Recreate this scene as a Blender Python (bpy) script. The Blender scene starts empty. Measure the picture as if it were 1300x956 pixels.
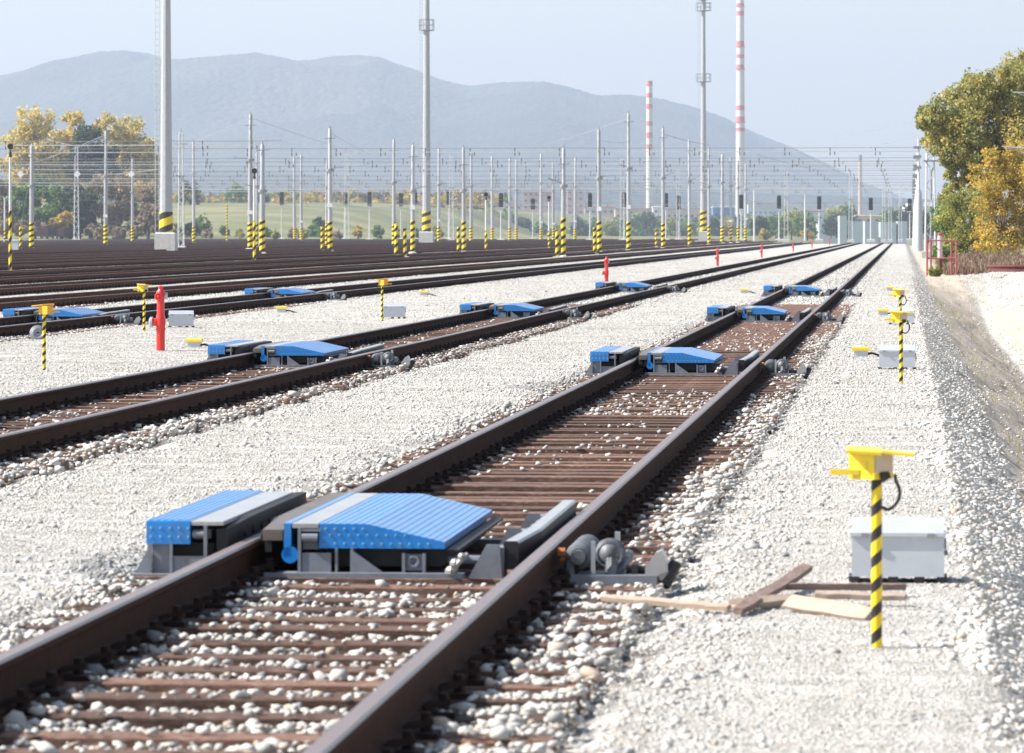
import bpy, math, random
import numpy as np
from mathutils import Vector, Matrix, noise

SC = bpy.context.scene
COL = SC.collection
random.seed(7)
rng = np.random.default_rng(11)

# ------------------------------------------------------------------ camera geometry
F = 6000.0; VPX = 1146.0; HZ = 295.7; H = 1.71
TH = math.atan((VPX - 650.0) / F)
FW = (-math.sin(TH), math.cos(TH)); RT = (math.cos(TH), math.sin(TH))

def at(px, Z, z=0.0):
    a = (px - 650.0) / F * Z
    return Vector((FW[0] * Z + RT[0] * a, FW[1] * Z + RT[1] * a, z))
def depth_of(py, z=0.0):
    return (H - z) * F / (py - HZ)
def gp(px, py, z=0.0):
    return at(px, depth_of(py, z), z)
def zat(py, Z):
    return H - (py - HZ) * Z / F

def sstep(a, b, x):
    t = np.clip((np.asarray(x, float) - a) / (b - a), 0, 1)
    return t * t * (3 - 2 * t)

# ------------------------------------------------------------------ tracks
GA = 0.75                                   # half spacing of rail heads
TRACKS = [-2.47, -7.50, -15.37, -20.2, -25.2, -30.3, -35.3, -41.6]
while TRACKS[-1] > -186:
    n = len(TRACKS)
    TRACKS.append(TRACKS[-1] - (7.4 if n % 6 == 0 else 5.0))
SLT = 0.02                                  # sleeper top

# ------------------------------------------------------------------ cheap smooth noise (numpy)
_T = rng.random((256, 256))
def vnoise(x, y):
    x = np.asarray(x, float); y = np.asarray(y, float)
    xi = np.floor(x).astype(int); yi = np.floor(y).astype(int)
    fx = x - xi; fy = y - yi
    fx = fx * fx * (3 - 2 * fx); fy = fy * fy * (3 - 2 * fy)
    a = _T[xi & 255, yi & 255]; b = _T[(xi + 1) & 255, yi & 255]
    c = _T[xi & 255, (yi + 1) & 255]; d = _T[(xi + 1) & 255, (yi + 1) & 255]
    return (a * (1 - fx) + b * fx) * (1 - fy) + (c * (1 - fx) + d * fx) * fy
def fbm(x, y, o=4):
    s = 0; a = 0.5; t = 0
    for i in range(o):
        s = s + a * vnoise(x * 2 ** i + 17.3 * i, y * 2 ** i + 9.1 * i); t += a; a *= 0.5
    return s / t

def ground_z(X, Y):
    X = np.asarray(X, float); Y = np.asarray(Y, float)
    z = (fbm(X * 1.3, Y * 1.3, 3) - 0.5) * 0.03
    near = 1 - sstep(92, 116, Y)
    for c in TRACKS[:2]:                    # cribs are a little below the sleeper tops
        z = z - 0.085 * near * (1 - sstep(1.15, 1.6, np.abs(X - c) + (fbm(X * 1.5, Y * 1.1 + 7, 3) - .5) * .7))
    for c in TRACKS[:3]:
        z = z - 0.0
    # drainage ditch on the right
    D = 1 - sstep(150, 212, Y)
    cut = np.where(X < 0.35, 0, np.where(X < 2.9, -(X - 0.35) / 1.5, -1.7 + (X - 2.9) * 0.5))
    cut = np.where(X > 5.7, -0.3, cut)
    flat = -0.3 * sstep(0.35, 1.1, X)
    rough = (fbm(X * 2.1, Y * 0.9, 4) - 0.5) * 0.16 * sstep(0.35, 0.9, X) + (fbm(X * 5.1 + Y * .8, Y * 1.3, 4) - .5) * .16 * sstep(.8, 1.2, X)
    z = z + cut * D + flat * (1 - D) + rough * (1 - sstep(300, 500, Y))
    # gravel mound right
    z = z + 0.38 * sstep(3.2, 6.0, X) * (1 - sstep(20, 32, X)) * sstep(120, 170, Y) * (1 - sstep(225, 250, Y))
    # yard crest
    z = z - 0.012 * np.clip(Y - 735, 0, 420) * sstep(-55, -30, X)
    # field rising behind the left half
    z = z + 13.5 * sstep(1330, 2050, Y) * (1 - sstep(-225, -170, X))
    z = z + 1.3 * sstep(1210, 1300, Y) * (1 - sstep(-225, -170, X))
    return z

# ------------------------------------------------------------------ node helpers / materials
def new_mat(name):
    m = bpy.data.materials.new(name); m.use_nodes = True
    nt = m.node_tree; nt.nodes.clear()
    out = nt.nodes.new('ShaderNodeOutputMaterial'); b = nt.nodes.new('ShaderNodeBsdfPrincipled')
    nt.links.new(b.outputs[0], out.inputs[0])
    return m, nt, b
def N(nt, t, **k):
    n = nt.nodes.new(t)
    for a, v in k.items():
        if a.startswith('_'): n.inputs[a[1:].replace('_', ' ')].default_value = v
        else: setattr(n, a, v)
    return n
def L(nt, a, b): nt.links.new(a, b)
def math_n(nt, op, a, b=None, clamp=False):
    n = nt.nodes.new('ShaderNodeMath'); n.operation = op; n.use_clamp = clamp
    for i, v in enumerate((a, b)):
        if v is None: continue
        if isinstance(v, (int, float)): n.inputs[i].default_value = v
        else: nt.links.new(v, n.inputs[i])
    return n.outputs[0]
def mixc(nt, fac, a, b, mode='MIX'):
    n = nt.nodes.new('ShaderNodeMix'); n.data_type = 'RGBA'; n.blend_type = mode
    for s, v in ((0, fac), (6, a), (7, b)):
        if isinstance(v, (int, float)): n.inputs[s].default_value = v
        elif isinstance(v, tuple): n.inputs[s].default_value = (*v, 1)
        else: nt.links.new(v, n.inputs[s])
    return n.outputs[2]
def ramp(nt, fac, stops):
    n = nt.nodes.new('ShaderNodeValToRGB'); e = n.color_ramp.elements
    while len(e) < len(stops): e.new(0.5)
    for i, (p, c) in enumerate(stops):
        e[i].position = p; e[i].color = (*c, 1) if len(c) == 3 else c
    nt.links.new(fac, n.inputs[0]); return n.outputs[0]

def simple(name, col, rough=0.6, metal=0.0, var=0.15, scale=6.0, dirt=None, bump=0.0, stretch=None, rand=0.0):
    """paint / metal with mottling, a little dirt and optional bump"""
    m, nt, b = new_mat(name)
    tc = N(nt, 'ShaderNodeTexCoord'); v = tc.outputs['Object']
    if stretch:
        mp = N(nt, 'ShaderNodeMapping'); mp.inputs['Scale'].default_value = stretch
        L(nt, v, mp.inputs[0]); v = mp.outputs[0]
    n1 = N(nt, 'ShaderNodeTexNoise', _Scale=scale, _Detail=6.0, _Roughness=0.65); L(nt, v, n1.inputs['Vector'])
    c0 = tuple(max(0, c * (1 - var)) for c in col); c1 = tuple(min(1, c * (1 + var)) for c in col)
    c = ramp(nt, n1.outputs['Fac'], [(0.3, c0), (0.7, c1)])
    if dirt:
        n2 = N(nt, 'ShaderNodeTexNoise', _Scale=scale * 2.7, _Detail=8.0, _Roughness=0.75); L(nt, v, n2.inputs['Vector'])
        f = ramp(nt, n2.outputs['Fac'], [(0.5, (0, 0, 0)), (0.68, (1, 1, 1))])
        f = math_n(nt, 'MULTIPLY', f, dirt[1]); c = mixc(nt, f, c, dirt[0])
    if rand:
        oi = N(nt, 'ShaderNodeObjectInfo')
        k = math_n(nt, 'ADD', math_n(nt, 'MULTIPLY', oi.outputs['Random'], 2 * rand), 1 - rand)
        hsv = N(nt, 'ShaderNodeHueSaturation'); L(nt, k, hsv.inputs['Value']); L(nt, c, hsv.inputs['Color']); c = hsv.outputs[0]
    L(nt, c, b.inputs['Base Color'])
    b.inputs['Metallic'].default_value = metal
    rr = math_n(nt, 'ADD', math_n(nt, 'MULTIPLY', n1.outputs['Fac'], 0.25), rough - 0.12)
    L(nt, rr, b.inputs['Roughness'])
    if bump:
        bp = N(nt, 'ShaderNodeBump', _Strength=bump, _Distance=0.01)
        n3 = N(nt, 'ShaderNodeTexNoise', _Scale=scale * 8, _Detail=4.0); L(nt, v, n3.inputs['Vector'])
        L(nt, n3.outputs['Fac'], bp.inputs['Height']); L(nt, bp.outputs[0], b.inputs['Normal'])
    return m

def stripes(name, pitch, cap=None):
    """yellow / black helical hazard stripes round the object's own z axis"""
    m, nt, b = new_mat(name)
    tc = N(nt, 'ShaderNodeTexCoord'); sp = N(nt, 'ShaderNodeSeparateXYZ'); L(nt, tc.outputs['Object'], sp.inputs[0])
    ang = math_n(nt, 'ARCTAN2', sp.outputs[1], sp.outputs[0])
    t = math_n(nt, 'SUBTRACT', math_n(nt, 'DIVIDE', sp.outputs[2], pitch), math_n(nt, 'DIVIDE', ang, 2 * math.pi))
    f = math_n(nt, 'GREATER_THAN', math_n(nt, 'FRACT', math_n(nt, 'ADD', t, 50.0)), 0.54)
    n1 = N(nt, 'ShaderNodeTexNoise', _Scale=9.0, _Detail=5.0); L(nt, tc.outputs['Object'], n1.inputs['Vector'])
    y = ramp(nt, n1.outputs['Fac'], [(0.3, (0.74, 0.52, 0.012)), (0.7, (0.86, 0.64, 0.02))])
    c = mixc(nt, f, y, (0.022, 0.018, 0.018))
    L(nt, c, b.inputs['Base Color']); b.inputs['Roughness'].default_value = 0.45
    return m

M = {}
M['blue'] = simple('blue_paint', (0.003, 0.225, 0.66), 0.32, 0, 0.14, 4, ((0.14, 0.17, 0.19), 0.5))
M['gear'] = simple('greasy_grey_casting', (0.13, 0.14, 0.155), 0.5, 0.1, 0.3, 14, ((0.05, 0.04, 0.035), 0.6), bump=0.3)
M['stud'] = simple('stud_glint_blue', (0.20, 0.46, 0.74), 0.15, 0.5, 0.1, 30)  # paler than the covers; the glint on the studs is painted into this colour
M['grey_steel'] = simple('grey_painted_steel', (0.20, 0.215, 0.25), 0.5, 0, 0.15, 7, ((0.16, 0.11, 0.08), 0.35))
M['light_plate'] = simple('light_plate', (0.40, 0.39, 0.39), 0.40, 0.2, 0.14, 5, ((0.30, 0.27, 0.24), 0.5))
M['beam_top'] = simple('worn_beam', (0.20, 0.165, 0.145), 0.45, 0.45, 0.3, 8, ((0.13, 0.07, 0.04), 0.4))
M['dark_steel'] = simple('dark_steel', (0.025, 0.024, 0.026), 0.6, 0.2, 0.3, 9)
M['rail_side'] = simple('rail_rust', (0.048, 0.020, 0.012), 0.9, 0.0, 0.35, 3.0, ((0.075, 0.032, 0.018), 0.3), bump=0.35)
M['rail_top'] = simple('rail_running_surface', (0.24, 0.165, 0.14), 0.42, 0.4, 0.15, 5.0, ((0.12, 0.075, 0.055), 0.3), stretch=(30, 0.6, 30))
M['far_rail'] = simple('far_rail_rust', (0.115, 0.052, 0.036), 0.95, 0.0, 0.2, 1.0)
M['far_top'] = simple('far_rail_head', (0.22, 0.14, 0.11), 0.6, 0.1, 0.2, 2.0)
M['sleeper'] = simple('rusty_sleeper', (0.125, 0.066, 0.045), 0.85, 0.0, 0.4, 5.0, ((0.36, 0.26, 0.21), 0.65), bump=0.8, stretch=(1, 4, 4), rand=0.4)
M['clip'] = simple('rail_clip', (0.026, 0.014, 0.011), 0.7, 0.2, 0.3, 20)
M['rust'] = simple('bright_rust', (0.42, 0.13, 0.04), 0.8, 0, 0.3, 20)
M['galv'] = simple('galvanised_steel', (0.40, 0.41, 0.425), 0.45, 0.25, 0.1, 3, ((0.3, 0.3, 0.3), 0.3), rand=0.12)
M['galv_dark'] = simple('weathered_galvanised', (0.26, 0.27, 0.29), 0.5, 0.25, 0.15, 3)
M['lattice'] = simple('pale_lattice_steel', (0.55, 0.56, 0.56), 0.5, 0.1, 0.08, 2)
M['concrete'] = simple('concrete', (0.52, 0.51, 0.48), 0.85, 0, 0.12, 3, ((0.3, 0.28, 0.25), 0.3), bump=0.3)
M['cab'] = simple('grey_cabinet_paint', (0.50, 0.53, 0.58), 0.42, 0, 0.05, 4, ((0.33, 0.33, 0.33), 0.25))
M['yellow'] = simple('yellow_paint', (0.84, 0.62, 0.015), 0.38, 0, 0.06, 6, ((0.6, 0.45, 0.1), 0.3))
M['orange_y'] = simple('orange_yellow_paint', (0.80, 0.40, 0.02), 0.38, 0, 0.06, 6, ((0.5, 0.3, 0.1), 0.3))
M['beige'] = simple('beige_plastic', (0.50, 0.42, 0.36), 0.5, 0, 0.05, 6)
M['black'] = simple('black_rubber', (0.02, 0.02, 0.022), 0.55, 0, 0.2, 8)
M['red'] = simple('red_paint', (0.72, 0.022, 0.018), 0.33, 0, 0.08, 6, ((0.45, 0.06, 0.04), 0.3))
M['fade_red'] = simple('faded_red_paint', (0.34, 0.075, 0.085), 0.6, 0, 0.2, 4, ((0.25, 0.08, 0.06), 0.5))
M['pink_white'] = simple('pink_white_paint', (0.62, 0.45, 0.46), 0.6, 0, 0.15, 3, ((0.5, 0.2, 0.2), 0.5))
M['dark_red'] = simple('dark_rusty_red', (0.13, 0.035, 0.03), 0.8, 0, 0.3, 5)
M['cap_grey'] = simple('grey_outlet_cap', (0.50, 0.52, 0.55), 0.35, 0.5, 0.1, 9)
M['white'] = simple('white_enamel', (0.78, 0.78, 0.78), 0.5, 0, 0.04, 2)
M['wood_grey'] = simple('weathered_plank', (0.26, 0.18, 0.15), 0.85, 0, 0.35, 4, ((0.14, 0.09, 0.08), 0.5), bump=0.8, stretch=(1.5, 12, 12))
M['wood_light'] = simple('pale_plank', (0.40, 0.315, 0.25), 0.85, 0, 0.2, 4, ((0.34, 0.2, 0.13), 0.45), bump=0.6, stretch=(1.5, 12, 12))
M['stripe_s'] = stripes('hazard_stripes_small', 0.105)
M['stripe_m'] = stripes('hazard_stripes_mast', 0.56)
M['stripe_l'] = stripes('hazard_stripes_flood', 1.35)
M['sig_head'] = simple('signal_black', (0.015, 0.022, 0.022), 0.5, 0, 0.2, 3)
M['chim_w'] = simple('chimney_white', (0.66, 0.62, 0.58), 0.8, 0, 0.06, 0.05)
M['chim_r'] = simple('chimney_red', (0.58, 0.16, 0.17), 0.8, 0, 0.08, 0.05)
M['chim_b'] = simple('chimney_beige', (0.52, 0.40, 0.30), 0.8, 0, 0.1, 0.05)
M['wagon'] = simple('wagon_brown', (0.06, 0.022, 0.020), 0.8, 0, 0.3, 1)
M['wire'] = simple('wire_grey', (0.30, 0.31, 0.33), 0.5, 0.3, 0.05, 1)
M['insul'] = simple('insulator_brown', (0.06, 0.045, 0.04), 0.4, 0, 0.1, 1)
M['bark'] = simple('bark', (0.075, 0.055, 0.040), 0.9, 0, 0.3, 6, bump=0.6)

def leafmat(name, c0, c1, c2):
    m, nt, b = new_mat(name)
    at_ = N(nt, 'ShaderNodeAttribute', attribute_name='tone')
    c = ramp(nt, at_.outputs['Fac'], [(0.0, c0), (0.5, c1), (1.0, c2)])
    L(nt, c, b.inputs['Base Color']); b.inputs['Roughness'].default_value = 0.65
    tr = N(nt, 'ShaderNodeBsdfTranslucent'); L(nt, c, tr.inputs[0])
    mx = N(nt, 'ShaderNodeMixShader', _Fac=0.38)
    out = [n for n in nt.nodes if n.type == 'OUTPUT_MATERIAL'][0]
    L(nt, b.outputs[0], mx.inputs[1]); L(nt, tr.outputs[0], mx.inputs[2]); L(nt, mx.outputs[0], out.inputs[0])
    return m
LM = {
 'autumn': leafmat('autumn_leaves', (0.166, 0.210, 0.062), (0.359, 0.352, 0.109), (0.635, 0.465, 0.125)),
 'golden': leafmat('golden_leaves', (0.246, 0.221, 0.045), (0.526, 0.399, 0.075), (0.762, 0.525, 0.110)),
 'yellow': leafmat('straw_yellow_leaves', (0.358, 0.314, 0.106), (0.650, 0.521, 0.160), (0.829, 0.677, 0.223)),
 'olive': leafmat('olive_leaves', (0.166, 0.195, 0.050), (0.331, 0.345, 0.086), (0.497, 0.465, 0.115)),
 'green': leafmat('green_leaves', (0.088, 0.155, 0.043), (0.152, 0.260, 0.060), (0.262, 0.378, 0.088)),
 'dark': leafmat('dark_green_leaves', (0.029, 0.049, 0.023), (0.052, 0.081, 0.033), (0.085, 0.117, 0.039)),
 'brown': leafmat('brown_leaves', (0.184, 0.149, 0.098), (0.322, 0.247, 0.161), (0.460, 0.345, 0.207)),
 'dry': leafmat('dry_grass', (0.16, 0.1, 0.065), (0.27, 0.17, 0.115), (0.38, 0.27, 0.18)),
}

def ballast_mat(name, fine):
    m, nt, b = new_mat(name)
    at_ = N(nt, 'ShaderNodeAttribute', attribute_name='tone')
    c = ramp(nt, at_.outputs['Fac'], [(0.0, (0.15, 0.15, 0.152)), (0.06, (0.30, 0.295, 0.285)), (0.22, (0.46, 0.44, 0.41)),
                                       (0.60, (0.54, 0.52, 0.485)), (0.90, (0.66, 0.635, 0.59)), (0.96, (0.44, 0.34, 0.26)), (1.0, (0.54, 0.48, 0.41))])
    tc = N(nt, 'ShaderNodeTexCoord')
    n = N(nt, 'ShaderNodeTexNoise', _Scale=45.0, _Detail=4.0); L(nt, tc.outputs['Object'], n.inputs['Vector'])
    c = mixc(nt, 0.35, c, ramp(nt, n.outputs['Fac'], [(0.35, (0.72, 0.72, 0.72)), (0.65, (1, 1, 1))]), 'MULTIPLY')
    L(nt, c, b.inputs['Base Color']); b.inputs['Roughness'].default_value = 0.85
    bp = N(nt, 'ShaderNodeBump', _Strength=0.4, _Distance=0.004); L(nt, n.outputs['Fac'], bp.inputs['Height']); L(nt, bp.outputs[0], b.inputs['Normal'])
    return m
M['stone'] = ballast_mat('ballast_stone', False)

def ground_mat():
    m, nt, b = new_mat('ground_gravel_soil')
    tc = N(nt, 'ShaderNodeTexCoord'); O = tc.outputs['Object']
    sp = N(nt, 'ShaderNodeSeparateXYZ'); L(nt, O, sp.inputs[0]); X, Y, Z = sp.outputs
    def sm(v, a, b_):
        n = N(nt, 'ShaderNodeMapRange', interpolation_type='SMOOTHSTEP'); L(nt, v, n.inputs[0])
        n.inputs[1].default_value = a; n.inputs[2].default_value = b_; return n.outputs[0]
    wob = N(nt, 'ShaderNodeTexNoise', _Scale=1.6, _Detail=5.0); L(nt, O, wob.inputs['Vector'])
    w = math_n(nt, 'SUBTRACT', wob.outputs['Fac'], 0.5)
    Xw = math_n(nt, 'ADD', X, math_n(nt, 'MULTIPLY', w, 0.9))
    # gravel
    v1 = N(nt, 'ShaderNodeTexVoronoi', _Scale=42.0); L(nt, O, v1.inputs['Vector'])
    v2 = N(nt, 'ShaderNodeTexVoronoi', _Scale=9.0); L(nt, O, v2.inputs['Vector'])
    g1 = ramp(nt, v1.outputs['Color'], [(0.0, (0.26, 0.25, 0.24)), (0.18, (0.45, 0.435, 0.41)), (0.6, (0.54, 0.52, 0.485)), (1.0, (0.64, 0.615, 0.57))])
    g2 = ramp(nt, v2.outputs['Color'], [(0.0, (0.74, 0.73, 0.72)), (0.3, (0.88, 0.88, 0.87)), (1, (.95, .95, .95))])  # per-stone tone, darkened overall in place of shadows between loose stones
    big = N(nt, 'ShaderNodeTexNoise', _Scale=0.35, _Detail=6.0, _Roughness=0.6); L(nt, O, big.inputs['Vector'])
    g3 = ramp(nt, big.outputs['Fac'], [(0.3, (0.84, 0.83, 0.81)), (0.6, (1, 1, 1))])
    grav = mixc(nt, 1.0, mixc(nt, 1.0, g1, g2, 'MULTIPLY'), g3, 'MULTIPLY')
    # soil and sand in the ditch
    n1 = N(nt, 'ShaderNodeTexNoise', _Scale=7.0, _Detail=8.0, _Roughness=0.7); L(nt, O, n1.inputs['Vector'])
    soil = ramp(nt, n1.outputs['Fac'], [(0.3, (0.30, 0.235, 0.18)), (0.5, (0.50, 0.42, 0.335)), (0.75, (0.62, 0.53, 0.43))])
    sand = ramp(nt, n1.outputs['Fac'], [(0.3, (0.36, 0.31, 0.25)), (0.7, (0.44, 0.385, 0.32))])
    dirt = mixc(nt, sm(Xw, 2.75, 3.3), soil, sand)
    c = mixc(nt, sm(Xw, 0.78, 1.05), grav, dirt)
    # gravel tipped on the far side of the ditch
    back = math_n(nt, 'MULTIPLY', sm(math_n(nt, 'ADD', Y, math_n(nt, 'MULTIPLY', w, 30.0)), 168, 180), sm(Xw, 3.0, 3.6))
    dg = math_n(nt, 'MULTIPLY', sm(Xw, 2.5, 2.75), math_n(nt, 'SUBTRACT', 1.0, sm(Xw, 3.1, 3.3)))
    c = mixc(nt, math_n(nt, 'MAXIMUM', back, math_n(nt, 'MULTIPLY', dg, 0.8)), c, grav)
    # grey coarse stone on the shoulder and dry grass ground behind
    dry = ramp(nt, n1.outputs['Fac'], [(0.3, (0.17, 0.13, 0.08)), (0.7, (0.30, 0.23, 0.15))])
    c = mixc(nt, math_n(nt, 'MULTIPLY', sm(Y, 224, 240), sm(Xw, 1.6, 2.4)), c, dry)
    # oily dust between the far tracks
    tr = math_n(nt, 'MULTIPLY', sm(math_n(nt, 'MULTIPLY', X, -1.0), 30, 48), 0.45)
    c = mixc(nt, tr, c, (0.20, 0.17, 0.16))
    # crib stains under the two near tracks, with the dark of the sleeper gaps painted in
    for cx in TRACKS[:2]:
        d = math_n(nt, 'ABSOLUTE', math_n(nt, 'SUBTRACT', X, cx))
        f = math_n(nt, 'MULTIPLY', math_n(nt, 'SUBTRACT', 1.0, sm(math_n(nt, 'ADD', d, math_n(nt, 'MULTIPLY', w, 1.4)), 1.12, 1.4)), 0.9)
        f = math_n(nt, 'MULTIPLY', f, math_n(nt, 'SUBTRACT', 1.0, sm(Y, 96, 112)))
        c = mixc(nt, f, c, (0.075, 0.050, 0.040))
    # beyond the yard: meadow
    n4 = N(nt, 'ShaderNodeTexNoise', _Scale=0.02, _Detail=7.0, _Roughness=0.65); L(nt, O, n4.inputs['Vector'])
    fld = ramp(nt, n4.outputs['Fac'], [(0.35, (0.10, 0.115, 0.045)), (0.50, (0.165, 0.17, 0.07)), (0.66, (0.27, 0.235, 0.12))])
    c = mixc(nt, sm(math_n(nt, 'ADD', Y, math_n(nt, 'MULTIPLY', w, 12.0)), 1196, 1212), c, fld)
    L(nt, c, b.inputs['Base Color']); b.inputs['Roughness'].default_value = 0.9
    dist = math_n(nt, 'ADD', math_n(nt, 'MULTIPLY', v1.outputs['Distance'], -0.5), math_n(nt, 'MULTIPLY', v2.outputs['Distance'], -0.8))
    bp = N(nt, 'ShaderNodeBump', _Strength=0.9, _Distance=0.03); L(nt, dist, bp.inputs['Height']); L(nt, bp.outputs[0], b.inputs['Normal'])
    return m
M['ground'] = ground_mat()

def forest_mat():
    m, nt, b = new_mat('mountain_forest')
    tc = N(nt, 'ShaderNodeTexCoord'); O = tc.outputs['Object']
    n1 = N(nt, 'ShaderNodeTexNoise', _Scale=0.0016, _Detail=8.0, _Roughness=0.58); L(nt, O, n1.inputs['Vector'])
    c = ramp(nt, n1.outputs['Fac'], [(0.38, (0.010, 0.022, 0.014)), (0.50, (0.026, 0.042, 0.022)), (0.58, (0.060, 0.065, 0.03)), (0.67, (0.08, 0.085, 0.04)), (0.72, (0.24, 0.25, 0.14))])
    n2 = N(nt, 'ShaderNodeTexVoronoi', _Scale=0.05); L(nt, O, n2.inputs['Vector'])
    c = mixc(nt, 0.6, c, ramp(nt, n2.outputs['Color'], [(0.0, (0.4, 0.4, 0.4)), (1, (1.0, 1.0, 1.0))]), 'MULTIPLY')
    L(nt, c, b.inputs['Base Color']); b.inputs['Roughness'].default_value = 1.0
    bp = N(nt, 'ShaderNodeBump', _Strength=1.0, _Distance=10.0); L(nt, math_n(nt, 'MULTIPLY', n2.outputs['Distance'], -1.0), bp.inputs['Height']); L(nt, bp.outputs[0], b.inputs['Normal'])
    return m
M['forest'] = forest_mat()

for k_, w_, r_ in (('blue', .6, .18), ('light_plate', .5, .2), ('rail_top', .35, .25), ('yellow', .3, .2), ('red', .4, .15), ('cab', .2, .3)):
    b_ = [n for n in M[k_].node_tree.nodes if n.type == 'BSDF_PRINCIPLED'][0]
    b_.inputs['Coat Weight'].default_value = w_; b_.inputs['Coat Roughness'].default_value = r_
for k_ in ('rail_side', 'far_rail', 'clip'):
    b_ = [n for n in M[k_].node_tree.nodes if n.type == 'BSDF_PRINCIPLED'][0]; b_.inputs['Specular IOR Level'].default_value = .15

# ------------------------------------------------------------------ mesh builder
class MB:
    def __init__(s): s.v = []; s.f = []; s.m = []; s.mi = 0
    def add(s, vs, fs, T=None):
        o = len(s.v)
        for p in vs:
            p = Vector(p)
            s.v.append(tuple(T @ p if T else p))
        for f in fs: s.f.append(tuple(i + o for i in f)); s.m.append(s.mi)
        return s
    def box(s, x0, x1, y0, y1, z0, z1, T=None, ch=0.0):
        if ch > 0:
            return s._chbox(x0, x1, y0, y1, z0, z1, ch, T)
        v = [(x0, y0, z0), (x1, y0, z0), (x1, y1, z0), (x0, y1, z0), (x0, y0, z1), (x1, y0, z1), (x1, y1, z1), (x0, y1, z1)]
        return s.add(v, [(3, 2, 1, 0), (4, 5, 6, 7), (0, 1, 5, 4), (1, 2, 6, 5), (2, 3, 7, 6), (3, 0, 4, 7)], T)
    def _chbox(s, x0, x1, y0, y1, z0, z1, c, T):
        # outline with chamfered top edges
        v = [(x0, y0, z0), (x1, y0, z0), (x1, y1, z0), (x0, y1, z0), (x0, y0, z1 - c), (x1, y0, z1 - c), (x1, y1, z1 - c), (x0, y1, z1 - c),
             (x0 + c, y0 + c, z1), (x1 - c, y0 + c, z1), (x1 - c, y1 - c, z1), (x0 + c, y1 - c, z1)]
        f = [(3, 2, 1, 0), (8, 9, 10, 11)]
        for a, b_ in ((0, 4), (4, 8)):
            for i in range(4):
                j = (i + 1) % 4; f.append((a + i, a + j, b_ + j, b_ + i))
        return s.add(v, f, T)
    def extrude_y(s, prof, y0, y1, T=None):
        """prof: (x,z) counter-clockwise seen from -y"""
        n = len(prof)
        v = [(x, y0, z) for x, z in prof] + [(x, y1, z) for x, z in prof]
        f = [tuple(range(n)), tuple(range(2 * n - 1, n - 1, -1))]
        for i in range(n):
            j = (i + 1) % n; f.append((j, i, n + i, n + j))
        return s.add(v, f, T)
    def cyl(s, p0, p1, r0, r1=None, n=12, cap=True):
        r1 = r0 if r1 is None else r1
        p0 = Vector(p0); p1 = Vector(p1); d = (p1 - p0).normalized()
        a = d.orthogonal().normalized() if abs(d.z) < 0.999 else Vector((1, 0, 0)); b = d.cross(a)
        v = []
        for p, r in ((p0, r0), (p1, r1)):
            for i in range(n):
                t = 2 * math.pi * i / n; v.append(p + a * math.cos(t) * r + b * math.sin(t) * r)
        f = [(i, (i + 1) % n, n + (i + 1) % n, n + i) for i in range(n)]
        if cap: f += [tuple(range(n - 1, -1, -1)), tuple(range(n, 2 * n))]
        return s.add(v, f)
    def tube(s, pts, r, n=6):
        for a, b in zip(pts[:-1], pts[1:]): s.cyl(a, b, r, r, n)
        return s
    def bar(s, p0, p1, w, h=None):
        """square bar between two points"""
        return s.cyl(p0, p1, w * 0.7071, w * 0.7071, 4)
    def sphere(s, c, r, n=10, m=6, sc=(1, 1, 1), half=False):
        c = Vector(c); v = []; f = []
        ms = m
        for j in range(ms + 1):
            ph = (math.pi * (0.5 if half else 1.0)) * j / ms
            for i in range(n):
                t = 2 * math.pi * i / n
                v.append((c.x + r * sc[0] * math.sin(ph) * math.cos(t), c.y + r * sc[1] * math.sin(ph) * math.sin(t), c.z + r * sc[2] * math.cos(ph)))
        for j in range(ms):
            for i in range(n):
                k = (i + 1) % n; f.append((j * n + i, (j + 1) * n + i, (j + 1) * n + k, j * n + k))
        return s.add(v, f)
    def lathe(s, prof, n=16, c=(0, 0, 0)):
        v = []; f = []
        for r, z in prof:
            for i in range(n):
                t = 2 * math.pi * i / n; v.append((c[0] + r * math.cos(t), c[1] + r * math.sin(t), c[2] + z))
        for j in range(len(prof) - 1):
            for i in range(n):
                k = (i + 1) % n; f.append((j * n + i, j * n + k, (j + 1) * n + k, (j + 1) * n + i))
        f.append(tuple(range(n - 1, -1, -1))); f.append(tuple((len(prof) - 1) * n + i for i in range(n)))
        return s.add(v, f)
    def torus(s, c, R, r, axis='z', n=20, k=8):
        v = []; f = []
        for i in range(n):
            t = 2 * math.pi * i / n
            for j in range(k):
                p = 2 * math.pi * j / k
                a = (R + r * math.cos(p)) * math.cos(t); b = (R + r * math.cos(p)) * math.sin(t); h = r * math.sin(p)
                q = {'z': (a, b, h), 'y': (a, h, b), 'x': (h, a, b)}[axis]
                v.append((c[0] + q[0], c[1] + q[1], c[2] + q[2]))
        for i in range(n):
            for j in range(k):
                f.append((i * k + j, ((i + 1) % n) * k + j, ((i + 1) % n) * k + (j + 1) % k, i * k + (j + 1) % k))
        return s.add(v, f)
    def mesh(s, name, mats, smooth=False):
        me = bpy.data.meshes.new(name); me.from_pydata(s.v, [], s.f)
        for m in (mats if isinstance(mats, (list, tuple)) else [mats]): me.materials.append(m)
        if any(s.m): me.polygons.foreach_set('material_index', s.m)
        if smooth:
            me.polygons.foreach_set('use_smooth', [True] * len(s.f))
            try: me.set_sharp_from_angle(angle=math.radians(40))
            except Exception: pass
        me.update(); return me
    def build(s, name, mats, parent=None, loc=None, smooth=False):
        o = bpy.data.objects.new(name, s.mesh(name, mats, smooth)); COL.objects.link(o)
        if parent: o.parent = parent
        if loc is not None: o.location = loc
        return o

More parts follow.
